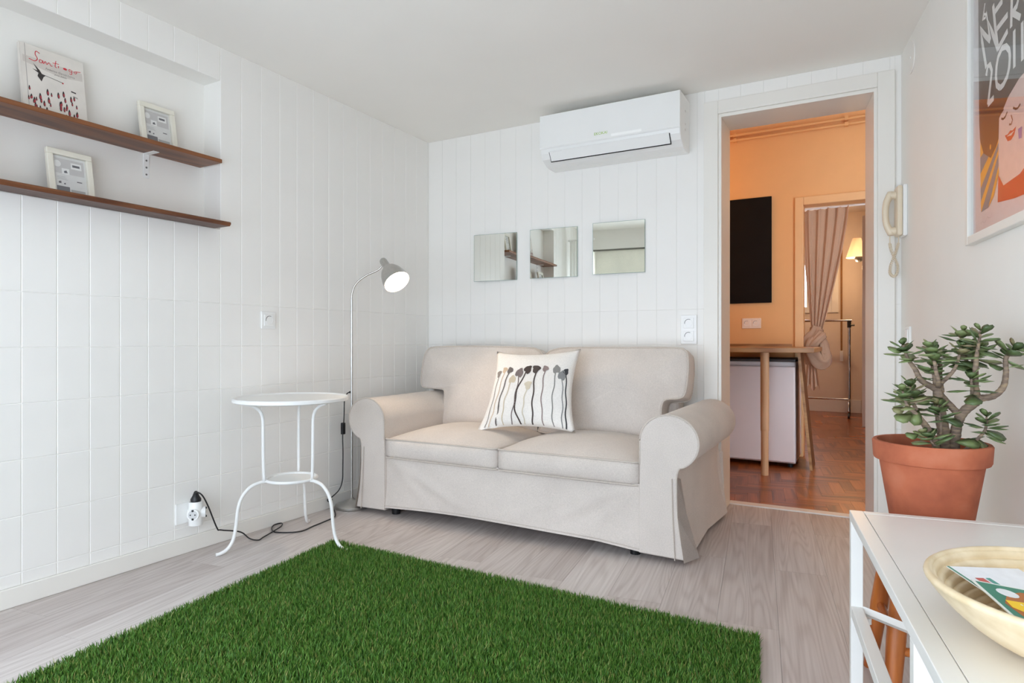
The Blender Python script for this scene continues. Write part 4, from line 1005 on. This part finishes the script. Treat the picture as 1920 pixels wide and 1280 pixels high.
lathe(b, [(0, 0.0), (0.084, 0.0), (0.088, 0.004), (0.116, ZT-0.052), (0.1185, ZT-0.050), (0.127, ZT-0.049), (0.1295, ZT-0.044), (0.132, ZT-0.004), (0.129, ZT), (0.121, ZT), (0.118, ZT-0.006), (0.113, ZT-0.05), (0.0, ZT-0.052)], 56)
obj('pot', b, TERRA, pp, smooth='angle')
b = NB(); lathe(b, [(0, ZT-0.026), (0.04, ZT-0.022), (0.09, ZT-0.028), (0.114, ZT-0.034), (0.112, ZT-0.045), (0, ZT-0.045)], 36); obj('soil', b, SOILM, pp, smooth=True)
K = 1.60/1186*1.0
def PT(cx, cy, dep=0.0):
    """sketch coordinates of the plant -> metres around the pot (x right, y away, z up)"""
    px, py = 1600+cx/3.2, 580+cy/3.2
    return Vector(((px-1745)*K, dep, 0.92-(py-640)*K-0.4305))
BR = [  # name, [(x,y,depth)], r0, r1
 ('trunk', [(545, 850, .0), (542, 740, .0), (528, 610, .005), (520, 480, .01)], .0175, .0105),
 ('trunk', [(590, 845, -.01), (600, 760, -.01), (612, 680, -.012), (645, 615, -.015), (705, 560, -.02), (735, 525, -.022)], .0135, .0105),
 ('branch', [(735, 535, -.022), (795, 520, -.03), (845, 465, -.035), (862, 380, -.035), (872, 290, -.03), (925, 235, -.03)], .009, .0045),
 ('branch', [(715, 545, -.02), (712, 440, -.01), (722, 360, .0), (738, 280, .0), (760, 225, .01)], .0105, .005),
 ('branch', [(705, 540, -.02), (668, 430, -.04), (655, 330, -.05), (655, 250, -.055), (675, 130, -.055)], .009, .003),
 ('branch', [(620, 640, -.012), (570, 545, .015), (535, 480, .02), (520, 400, .02), (515, 330, .025)], .009, .005),
 ('branch', [(520, 490, .01), (440, 435, .02), (400, 365, .02), (355, 300, .02), (325, 215, .02)], .0085, .003),
 ('branch', [(525, 480, .01), (480, 430, -.02), (450, 370, -.03), (438, 300, -.03), (420, 215, -.03)], .006, .003),
 ('branch', [(545, 500, .01), (600, 405, .05), (618, 335, .06), (585, 260, .06)], .0075, .004),
 ('branch', [(685, 520, -.02), (640, 462, -.045), (628, 395, -.05)], .0045, .003),
 ('branch', [(525, 470, .01), (560, 360, -.03), (585, 230, -.04)], .0055, .003),
 ('branch', [(720, 380, .0), (700, 230, .03), (715, 130, .03)], .005, .0025),
 ('branch', [(735, 300, .0), (800, 270, .04), (830, 230, .05)], .005, .003),
 ('branch', [(455, 840, -.03), (405, 730, -.035), (330, 640, -.04), (265, 580, -.04), (235, 490, -.04)], .0085, .0025),
 ('branch', [(440, 800, -.03), (385, 650, -.01), (350, 540, .0), (338, 450, .0)], .005, .0022),
 ('branch', [(460, 780, .0), (440, 640, .04), (400, 500, .05)], .005, .0025),
 ('branch', [(595, 845, -.045), (640, 775, -.06), (692, 715, -.06), (710, 640, -.055)], .005, .0025),
 ('branch', [(440, 840, -.05), (390, 800, -.06), (340, 740, -.06)], .004, .0025),
 ('branch', [(480, 830, -.02), (480, 700, -.03), (475, 580, -.02)], .004, .0022)]
tips = []
for nm, pts, r0, r1 in BR:
    P = smooth_path([PT(*p) for p in pts], 6); n = len(P)
    b = NB(); tube(b, P, [(r0+(r1-r0)*i/(n-1))*(1+0.05*math.sin(i*2.4)) for i in range(n)], 10); obj(nm, b, BARK, pp, smooth=True)
    if nm == 'branch': tips.append((P[-1], (P[-1]-P[-4]).normalized(), P))
# a leaf: thick obovate paddle along +x
b = NB(); oc = [(0.0, 0.0), (0.12, 0.10), (0.35, 0.22), (0.62, 0.33), (0.85, 0.28), (1.0, 0.0), (0.85, -0.28), (0.62, -0.33), (0.35, -0.22), (0.12, -0.10)]
edge = [b.verts.new((x, y, 0.06*x*x)) for x, y in oc]; tp = b.verts.new((0.55, 0, 0.10)); bt_ = b.verts.new((0.55, 0, -0.06))
for i in range(len(oc)):
    b.faces.new((edge[i], edge[(i+1) % len(oc)], tp)); b.faces.new((edge[(i+1) % len(oc)], edge[i], bt_))
leaf_me = bpy.data.meshes.new('leaf'); bmesh.ops.recalc_face_normals(b, faces=b.faces); b.to_mesh(leaf_me); b.free(); leaf_me.materials.append(LEAFM)
for p in leaf_me.polygons: p.use_smooth = True
def leaf(p, d, up, size):
    d = d.normalized(); s_ = up.cross(d)
    if s_.length < 1e-4: s_ = Vector((1, 0, 0)).cross(d)
    s_.normalize(); u_ = d.cross(s_)
    m_ = Matrix((d, s_, u_)).transposed().to_4x4()
    m_ = Matrix.Translation(p) @ m_ @ Matrix.Diagonal((size*1.14, size*1.14, size*0.9, 1))
    o = bpy.data.objects.new('leaf', leaf_me); COL.objects.link(o); o.parent = pp; o.matrix_local = m_
R_ = random.Random(3)
for (tp_, d, P) in tips:
    dd = (d+Vector((0, 0, 0.8))).normalized(); e1 = dd.cross(Vector((R_.uniform(-1, 1), R_.uniform(-1, 1), 0.1))).normalized(); e2 = dd.cross(e1)
    n = R_.choice((5, 5, 6))
    for k in range(n):
        back = k*0.0095; base = tp_-d*back
        for sgn in (-1, 1):
            e = (e1 if k % 2 else e2)*sgn
            lift = 0.9-0.28*k
            sz = 0.019+0.0085*min(k, 3)+R_.uniform(-.003, .008)
            leaf(base, e+dd*lift+Vector((0, 0, 0.1)), dd, sz)
    for _ in range(4):                     # older leaves lower down the stem
        q_ = P[int(len(P)*R_.uniform(0.62, 0.86))]; an = R_.uniform(0, 2*PI)
        leaf(q_, Vector((math.cos(an), math.sin(an), R_.uniform(-0.1, 0.6))), Vector((0, 0, 1)), R_.uniform(0.034, 0.050))
for (cx, cy, dep, dx, dz, sz) in ((330, 245, .02, -1, -.02, .044), (290, 625, -.04, -1, -.35, .046), (250, 585, -.04, -1, -.35, .034), (640, 760, -.06, .5, -.8, .048), (690, 715, -.06, 1, -.5, .045), (700, 735, -.05, .9, -.35, .04), (480, 650, -.03, .9, -.35, .046), (495, 780, -.07, 1, -.1, .05), (300, 740, -.06, -1, -.15, .034), (655, 205, -.06, -.7, .75, .048), (920, 240, -.03, 1, -.02, .032), (570, 345, .0, 1, -.08, .045), (600, 310, -.02, 1, -.35, .04), (860, 350, -.03, -1, .05, .042), (420, 545, .0, 1, -.1, .045), (330, 560, .0, .9, .15, .044), (330, 600, -.04, -.4, -.8, .04)):
    leaf(PT(cx, cy, dep), Vector((dx, -0.25, dz)), Vector((0, -0.6, 0.8)), sz)

# ---------------------------------------------------------------- right wall: poster, intercom, switch, cover plate
def wall_thing(name, label, cat, s, h, group=None):
    p = RW(s, h); o = thing(name, label, cat, p, math.atan2(DR.y, DR.x), group); return o
# local x runs along the wall towards the camera, local -y into the room: rotate so that +x=DR, and -y = NR ?
po = wall_thing('framed_poster', 'large framed festival poster with white lettering and a smiling woman', 'poster', 1.035, 1.225)
sgy = 1.0 if Matrix.Rotation(math.atan2(DR.y, DR.x), 2) @ Vector((0, 1)) == NR else (1.0 if (Matrix.Rotation(math.atan2(DR.y, DR.x), 2) @ Vector((0, 1))).dot(NR) > 0 else -1.0)
def Y(o_): return sgy*o_
def wbox(name, x0, x1, o0, o1, z0, z1, mat, parent, bevel=0.0):
    y0, y1 = sorted((Y(o0), Y(o1))); return box(name, x0, x1, y0, y1, z0, z1, mat, parent, bevel=bevel)
PWd, PHt = 0.74, 1.02
for x0, x1, z0, z1 in ((0, 0.026, 0, PHt), (PWd-0.026, PWd, 0, PHt), (0.026, PWd-0.026, 0, 0.026), (0.026, PWd-0.026, PHt-0.026, PHt)): wbox('frame_rail', x0, x1, 0.0, 0.024, z0, z1, W_TRIM, po, 0.002)
wbox('paper', 0.024, PWd-0.024, 0.004, 0.008, 0.024, PHt-0.024, ink(222, 220, 224), po)
wbox('glazing', 0.025, PWd-0.025, 0.013, 0.0155, 0.025, PHt-0.025, GLASS, po)
S0, Z0 = 1.035, 1.225
def art(name, mi_list, mats):
    b = NB()
    for i, (kind, data, wd, mi) in enumerate(mi_list):
        f = lambda s, h, i=i: (s-S0, Y(0.0084+0.00012*i), h-Z0)
        if kind == 'p': patch(b, data, f, mi)
        else: ribbon(b, data, wd, f, mi)
    return obj(name, b, mats, po, recalc=True)
HAIR, FACE, LIP, RED, YEL, BLU, WHT, LAV = 0, 1, 2, 3, 4, 5, 6, 7
items = [('p', [(1.105, 2.20), (1.73, 2.20), (1.73, 1.60), (1.433, 1.40), (1.30, 1.48), (1.284, 1.493), (1.221, 1.462), (1.128, 1.534), (1.116, 1.62)], 0, HAIR)]
fan_c = Vector((1.40, 1.56)); arc = [(1.128, 1.534), (1.128, 1.48), (1.13, 1.43), (1.132, 1.385), (1.135, 1.345), (1.137, 1.312), (1.20, 1.315), (1.245, 1.34)]
for i, (a, b_) in enumerate(zip(arc[:-1], arc[1:])):
    items.append(('p', [tuple(fan_c+(Vector(a)-fan_c)*0.25), a, b_, tuple(fan_c+(Vector(b_)-fan_c)*0.25)], 0, YEL if i % 2 == 0 else BLU))
items += [('p', [(1.128, 1.534), (1.16, 1.485), (1.221, 1.455), (1.262, 1.475), (1.284, 1.493), (1.30, 1.56), (1.25, 1.62), (1.12, 1.60)], 0, HAIR),
 ('p', [(1.276, 1.314), (1.282, 1.39), (1.321, 1.352), (1.433, 1.357), (1.60, 1.40), (1.70, 1.30), (1.60, 1.29), (1.40, 1.30)], 0, RED),
 ('p', [(1.284, 1.488), (1.288, 1.548), (1.33, 1.57), (1.357, 1.585), (1.433, 1.606), (1.50, 1.61), (1.56, 1.58), (1.58, 1.50), (1.54, 1.43), (1.52, 1.38), (1.433, 1.356), (1.321, 1.352), (1.29, 1.385), (1.284, 1.414)], 0, FACE),
 ('p', [(1.331, 1.487), (1.352, 1.484), (1.371, 1.489), (1.385, 1.484), (1.412, 1.487), (1.398, 1.468), (1.375, 1.461), (1.352, 1.465)], 0, LIP), ('p', [(1.345, 1.480), (1.40, 1.480), (1.378, 1.473)], 0, FACE),
 ('r', [(1.306, 1.542), (1.320, 1.536), (1.335, 1.537), (1.35, 1.546)], 0.006, HAIR), ('r', [(1.391, 1.543), (1.41, 1.533), (1.424, 1.531), (1.44, 1.536)], 0.006, HAIR), ('r', [(1.300, 1.556), (1.325, 1.562)], 0.004, HAIR),
 ('r', [(1.377, 1.528), (1.388, 1.512), (1.378, 1.503), (1.364, 1.507)], 0.005, 8), ('p', [(1.425, 1.475), (1.45, 1.475), (1.45, 1.445), (1.43, 1.448)], 0, LAV),
 ('p', [(1.222+0.006*math.cos(a), 1.487+0.008*math.sin(a)) for a in np.linspace(0, 2*PI, 10, endpoint=False)], 0, YEL)]
let = [[(1.188, 1.732), (1.150, 1.83), (1.134, 1.873), (1.18, 1.83), (1.221, 1.797)], [(1.221, 1.797), (1.197, 1.873), (1.24, 1.81), (1.284, 1.744)], [(1.284, 1.744), (1.262, 1.82), (1.245, 1.89)], [(1.255, 1.862), (1.318, 1.865)], [(1.276, 1.806), (1.357, 1.808)], [(1.284, 1.746), (1.357, 1.764)],
 [(1.382, 1.761), (1.384, 1.80), (1.387, 1.84)], [(1.387, 1.838), (1.42, 1.835), (1.434, 1.815), (1.42, 1.80), (1.391, 1.796)], [(1.391, 1.796), (1.445, 1.758)],
 [(1.53, 1.82), (1.49, 1.83), (1.475, 1.79), (1.49, 1.755), (1.53, 1.76)], [(1.56, 1.755), (1.565, 1.83), (1.615, 1.832)], [(1.562, 1.79), (1.605, 1.79)], [(1.56, 1.757), (1.612, 1.757)], [(1.585, 1.865), (1.565, 1.85)],
 [(1.193, 1.706), (1.205, 1.728), (1.224, 1.727), (1.24, 1.702), (1.225, 1.66), (1.208, 1.616)], [(1.208, 1.616), (1.256, 1.619)],
 [(1.306, 1.628), (1.28, 1.645), (1.273, 1.672), (1.278, 1.70), (1.291, 1.721), (1.32, 1.733), (1.35, 1.725), (1.372, 1.705), (1.377, 1.685), (1.372, 1.658), (1.357, 1.639), (1.33, 1.628), (1.306, 1.628)],
 [(1.407, 1.743), (1.408, 1.643)], [(1.46, 1.74), (1.462, 1.64)], [(1.163, 1.883), (1.172, 1.90), (1.185, 1.925)], [(1.196, 1.886), (1.178, 1.896), (1.172, 1.884), (1.19, 1.880), (1.197, 1.893), (1.205, 1.866)]]
for L in let: items.append(('r', L, 0.017 if L[0][0] > 1.1 and L not in let[-2:] else 0.008, WHT))
art('poster_art', items, [ink(40, 34, 36), ink(240, 214, 206), ink(216, 62, 40), ink(196, 20, 40), ink(244, 176, 60), ink(26, 124, 150), ink(242, 240, 238), ink(150, 130, 190), ink(150, 92, 70)])
b = NB(); ribbon(b, [(0.10+0.012*k+0.004*math.sin(k*2.1), 0.052+0.006*math.sin(k*1.7)+0.0015*k, 0) for k in range(9)], 0.0014, lambda x, z: (x, Y(0.0089), z)); obj('pencil_scribble', b, ink(176, 174, 178), po)
# intercom handset
ph = wall_thing('intercom_phone', 'cream wall intercom handset with coiled cord beside the door casing', 'intercom', 0.088, 1.40)
wbox('wall_plate', -0.045, 0.045, 0.0, 0.018, 0.0, 0.235, W_PLAST, ph, 0.006)
wbox('base_body', -0.040, 0.040, 0.018, 0.040, 0.004, 0.232, CREAM, ph, 0.008)
hs = [(0.058, 0.022, 0.018), (0.075, 0.060, 0.014), (0.080, 0.11, 0.0125), (0.076, 0.16, 0.014), (0.060, 0.200, 0.018)]
b = NB(); P = smooth_path([(-0.005, Y(o_), z) for o_, z, r_ in hs], 6); tube(b, [P[0]+Vector((0, 0, -0.012))]+P+[P[-1]+Vector((0, 0, 0.012))], [0.013]+[0.0165-0.003*math.sin(PI*i/(len(P)-1)) for i in range(len(P))]+[0.012], 14); hd_ = obj('handset', b, CREAM, ph, smooth=True)
for z in (0.030, 0.195):
    b = NB(); tube(b, [(-0.005, Y(0.036), z), (-0.005, Y(0.062), z)], [0.020, 0.016], 16); obj('ear_cup', b, CREAM, hd_, smooth='angle')
b = NB(); bx(b, -0.044, -0.040, *sorted((Y(0.028), Y(0.034))), 0.15, 0.156); obj('call_button', b, DARK, ph)
crv = smooth_path([(-0.005, Y(0.062), 0.008), (-0.005, Y(0.062), -0.02), (0.0, Y(0.060), -0.05), (0.004, Y(0.048), -0.09), (0.0, Y(0.032), -0.13), (0.0, Y(0.034), -0.165), (0.0, Y(0.048), -0.18), (0.0, Y(0.062), -0.165), (0.0, Y(0.060), -0.13), (-0.004, Y(0.044), -0.085), (0.0, Y(0.034), -0.05), (0.0, Y(0.028), -0.02), (0.0, Y(0.028), 0.006)], 34)
coil = []
for i, p in enumerate(crv):
    t = i/(len(crv)-1); rr = 0.0052 if 0.10 < t < 0.90 else 0.0005
    d = (crv[min(i+1, len(crv)-1)]-crv[max(i-1, 0)]).normalized(); a = d.cross(Vector((1, 0, 0.01))).normalized(); c_ = d.cross(a)
    coil.append(p+a*rr*math.cos(i*1.05)+c_*rr*math.sin(i*1.05))
b = NB(); tube(b, coil, 0.0021, 6); obj('coiled_cord', b, CREAM, ph, smooth=True)
sw = wall_thing('light_switch', 'white light switch on the right wall behind the jade plant', 'switch', 0.16, 0.905)
wbox('plate', -0.04, 0.04, 0.0, 0.009, 0.0, 0.082, W_PLAST, sw, 0.002); wbox('rocker', -0.026, 0.026, 0.009, 0.014, 0.013, 0.069, W_PLAST, sw, 0.002)
jc = wall_thing('junction_cover', 'round white cover plate high on the right wall near the ceiling', 'cover plate', 0.20, 2.175)
b = NB(); tube(b, [(0, Y(0.0), 0), (0, Y(0.004), 0)], 0.07, 32); obj('disc', b, W_WALL, jc, bevel=0.0015)
b = NB(); tube(b, [(0, Y(0.004), 0), (0, Y(0.0055), 0)], 0.005, 10); obj('screw', b, W_PLAST, jc)

# ---------------------------------------------------------------- bedroom beyond: curtain, rack, strap, shelf, lamp
cu = thing('knotted_curtain', 'beige voile curtain tied in a big knot in the far doorway', 'curtain', (-0.40, 5.70, 0.0))
def fluted(bm, pts, radii, seg=28, lobes=5, depth=0.20):
    pts = [Vector(p) for p in pts]; n_ = len(pts); up = Vector((0, 1, 0)); rs = []
    for i_, p in enumerate(pts):
        d = (pts[min(i_+1, n_-1)]-pts[max(i_-1, 0)]).normalized(); a = d.cross(up).normalized(); c_ = a.cross(d).normalized(); up = c_
        rr = []
        for k in range(seg):
            an = 2*PI*k/seg; q_ = radii[i_]*(1+depth*math.sin(lobes*an+0.25*i_)+0.5*depth*math.sin((lobes*2+1)*an-0.15*i_))
            rr.append(p+a*q_*math.cos(an)+c_*q_*math.sin(an)*0.75)
        rs.append(rr)
    rings(bm, rs)
b = NB(); nx, nz = 72, 28; gv = []
for j in range(nz+1):
    t = j/nz; row = []
    for i in range(nx+1):
        u = i/nx
        xt = -0.03+0.345*u; xk = 0.045+0.075*u
        k = t**1.35
        x = xt*(1-k)+xk*k
        y = 0.014*(1-0.4*t)*math.sin(u*2*PI*4.5+1.2*u*u+0.5*math.sin(t*2.5))+0.007*math.sin(u*2*PI*10+t*2)*(0.4+0.6*t)
        z = 2.005-(2.005-0.99)*t - 0.012*(1-u)*(1-t)-0.010*abs(math.sin(u*PI*7))*(1-t)**6
        row.append(b.verts.new((x, y, z)))
    gv.append(row)
for j in range(nz):
    for i in range(nx): b.faces.new((gv[j][i], gv[j][i+1], gv[j+1][i+1], gv[j+1][i]))
obj('drape', b, SHEER, cu, smooth=True)
b = NB()
kp = smooth_path([(0.085, 0.0, 1.03), (0.07, -0.035, 0.97), (0.035, -0.055, 0.91), (0.035, -0.055, 0.85), (0.075, -0.045, 0.79), (0.115, -0.03, 0.755), (0.140, -0.01, 0.785), (0.132, 0.0, 0.85), (0.11, -0.01, 0.92), (0.09, -0.01, 0.97)], 6)
fluted(b, kp, [0.042+0.020*math.sin(PI*i/(len(kp)-1)) for i in range(len(kp))]); obj('knot', b, SHEER, cu, smooth=True)
b = NB(); kp = smooth_path([(0.13, -0.045, 0.985), (0.085, -0.085, 0.93), (0.035, -0.075, 0.86), (0.03, -0.045, 0.79), (0.04, -0.02, 0.74)], 7)
fluted(b, kp, [0.034-0.004*i/len(kp) for i in range(len(kp))], lobes=4); obj('knot_wrap', b, SHEER, cu, smooth=True)
b = NB(); gv = []
for j in range(13):
    t = j/12; gv.append([b.verts.new((0.015-0.02*t+(0.06+0.055*t)*i/24, -0.015+0.014*math.sin(i*0.95+t)*(0.6+t), 0.78-0.225*t-0.025*t*math.sin(i*0.5+1.0)-0.02*t*(i/24))) for i in range(25)])
for j in range(12):
    for i in range(24): b.faces.new((gv[j][i], gv[j][i+1], gv[j+1][i+1], gv[j+1][i]))
obj('tail', b, SHEER, cu, smooth=True)
b = NB(); tube(b, [(-0.04, 0.0, 2.0), (0.78, 0.0, 2.0)], 0.008, 10); obj('curtain_rod', b, W_METAL, cu)
gr = thing('garment_rack', 'chrome rolling garment rack by the bedroom wall', 'clothes rack', (-0.13, 8.85, -0.008))
b = NB(); tube(b, [(-1.2, 0, 1.19), (0.03, 0, 1.19)], 0.014, 12); obj('top_bar', b, CHROME, gr, smooth='angle')
b = NB(); tube(b, [(-1.2, 0, 0.215), (0.0, 0, 0.215)], 0.013, 12); obj('bottom_bar', b, CHROME, gr, smooth='angle')
for x in (0.0, -1.15):
    b = NB(); tube(b, [(x, 0, 0.20), (x, 0, 1.15)], 0.016, 12); p_ = obj('post', b, CHROME, gr, smooth='angle')
    b = NB(); tube(b, [(x, 0, 1.10), (x, 0, 1.18)], 0.022, 12); tube(b, [(x+0.015, 0, 1.13), (x+0.06, 0, 1.13)], 0.012, 8); obj('clamp', b, BLACKP, p_)
    b = NB(); tube(b, smooth_path([(x, -0.24, 0.07), (x, -0.22, 0.17), (x, -0.1, 0.21), (x, 0.1, 0.21), (x, 0.22, 0.17), (x, 0.24, 0.07)], 5), 0.013, 10); obj('foot_bar', b, CHROME, gr, smooth=True)
    for y in (-0.24, 0.24): b = NB(); tube(b, [(x-0.012, y, 0.033), (x+0.012, y, 0.033)], 0.033, 16); obj('wheel', b, BLACKP, gr)
ss = thing('shutter_strap', 'brown roller shutter strap hanging on the bedroom wall', 'strap', (-0.225, YF, 0.72))
box('strap', -0.011, 0.011, -0.022, -0.016, 0.05, 1.53, M('strap_webbing', rgb(150, 106, 62), 0.85, var=0.15, scale=60), ss)
box('winder', -0.02, 0.02, -0.03, 0.0, -0.06, 0.08, W_PLAST, ss, bevel=0.004)
bc = thing('bookcase', 'white open bookcase along the bedroom side wall', 'bookcase', (0.20, 8.55, -0.008))
for nm, (y0, y1) in {'a': (-0.66, -0.63), 'b': (0.63, 0.66)}.items(): box('side_panel', -0.19, 0.19, y0, y1, 0, 2.3, W_TRIM, bc)
for z in (0.04, 0.575, 0.855, 1.125, 1.40, 1.75, 2.27): box('shelf', -0.19, 0.19, -0.63, 0.63, z, z+0.025, W_TRIM, bc)
box('back_panel', 0.17, 0.19, -0.63, 0.63, 0.0, 2.3, W_TRIM, bc)
for z0, z1, nm in ((0.067, 0.55, 'on the bottom shelf'), (0.602, 0.83, 'on the second shelf from the floor'), (0.882, 1.10, 'on the third shelf from the floor'), (1.152, 1.37, 'on the highest filled shelf')):
    sbx = thing('storage_box', 'long dark grey storage box %s of the bedroom bookcase' % nm, 'box', (0.20, 8.55, z0-0.008+0.0005), group='grey boxes in the bookcase')
    box('carton', -0.175, 0.15, -0.60, 0.60, 0.0, z1-z0-0.03, GREYBOX, sbx, bevel=0.004)
    box('lid', -0.179, 0.154, -0.604, 0.604, z1-z0-0.03, z1-z0-0.004, GREYBOX, sbx, bevel=0.003)
wlmp = thing('reading_lamp', 'white cone-shaded lamp with black holder beside the bedroom bookcase', 'lamp', (-0.045, 8.25, 1.88))
b = NB(); lathe(b, [(0.11, 0.0), (0.045, 0.22)], 28, cap=False); bmesh.ops.solidify(b, geom=b.faces[:], thickness=0.002); obj('shade', b, M('lamp_shade_white', rgb(240, 230, 216), 0.6), wlmp, smooth='angle')
b = NB(); lathe(b, [(0.001, -0.055), (0.03, -0.045), (0.045, -0.01), (0.03, 0.02), (0.018, 0.05), (0.001, 0.052)], 20, c=(0.02, 0, 0)); obj('black_holder', b, BLACKP, wlmp, smooth=True)
b = NB(); tube(b, [(0.02, 0, 0.05), (0.055, 0, 0.14)], 0.006, 8); obj('arm', b, BLACKP, wlmp)
bl = bpy.data.lights.new('reading_bulb', 'POINT'); bl.energy = 18; bl.color = (1.0, 0.62, 0.32); bl.shadow_soft_size = 0.05
o = bpy.data.objects.new('reading_bulb', bl); COL.objects.link(o); o.parent = wlmp; o.location = (-0.05, 0, -0.1)

# sheer curtain at the balcony window, seen only in the mirrors
sc_ = thing('sheer_curtain', 'white sheer curtain at the balcony window corner, seen in the mirror', 'curtain', (-2.33, 0.12, 0.02))
b = NB(); gv = []
for j in range(2):
    gv.append([b.verts.new((-0.22+0.26*i/60, 0.022*math.sin(i*0.75), 2.05*j)) for i in range(61)])
for i in range(60): b.faces.new((gv[0][i], gv[0][i+1], gv[1][i+1], gv[1][i]))
obj('drape', b, SHEERW, sc_, smooth=True)
b = NB(); tube(b, [(-0.24, 0, 2.06), (0.06, 0, 2.06)], 0.01, 10); obj('rail', b, W_METAL, sc_)
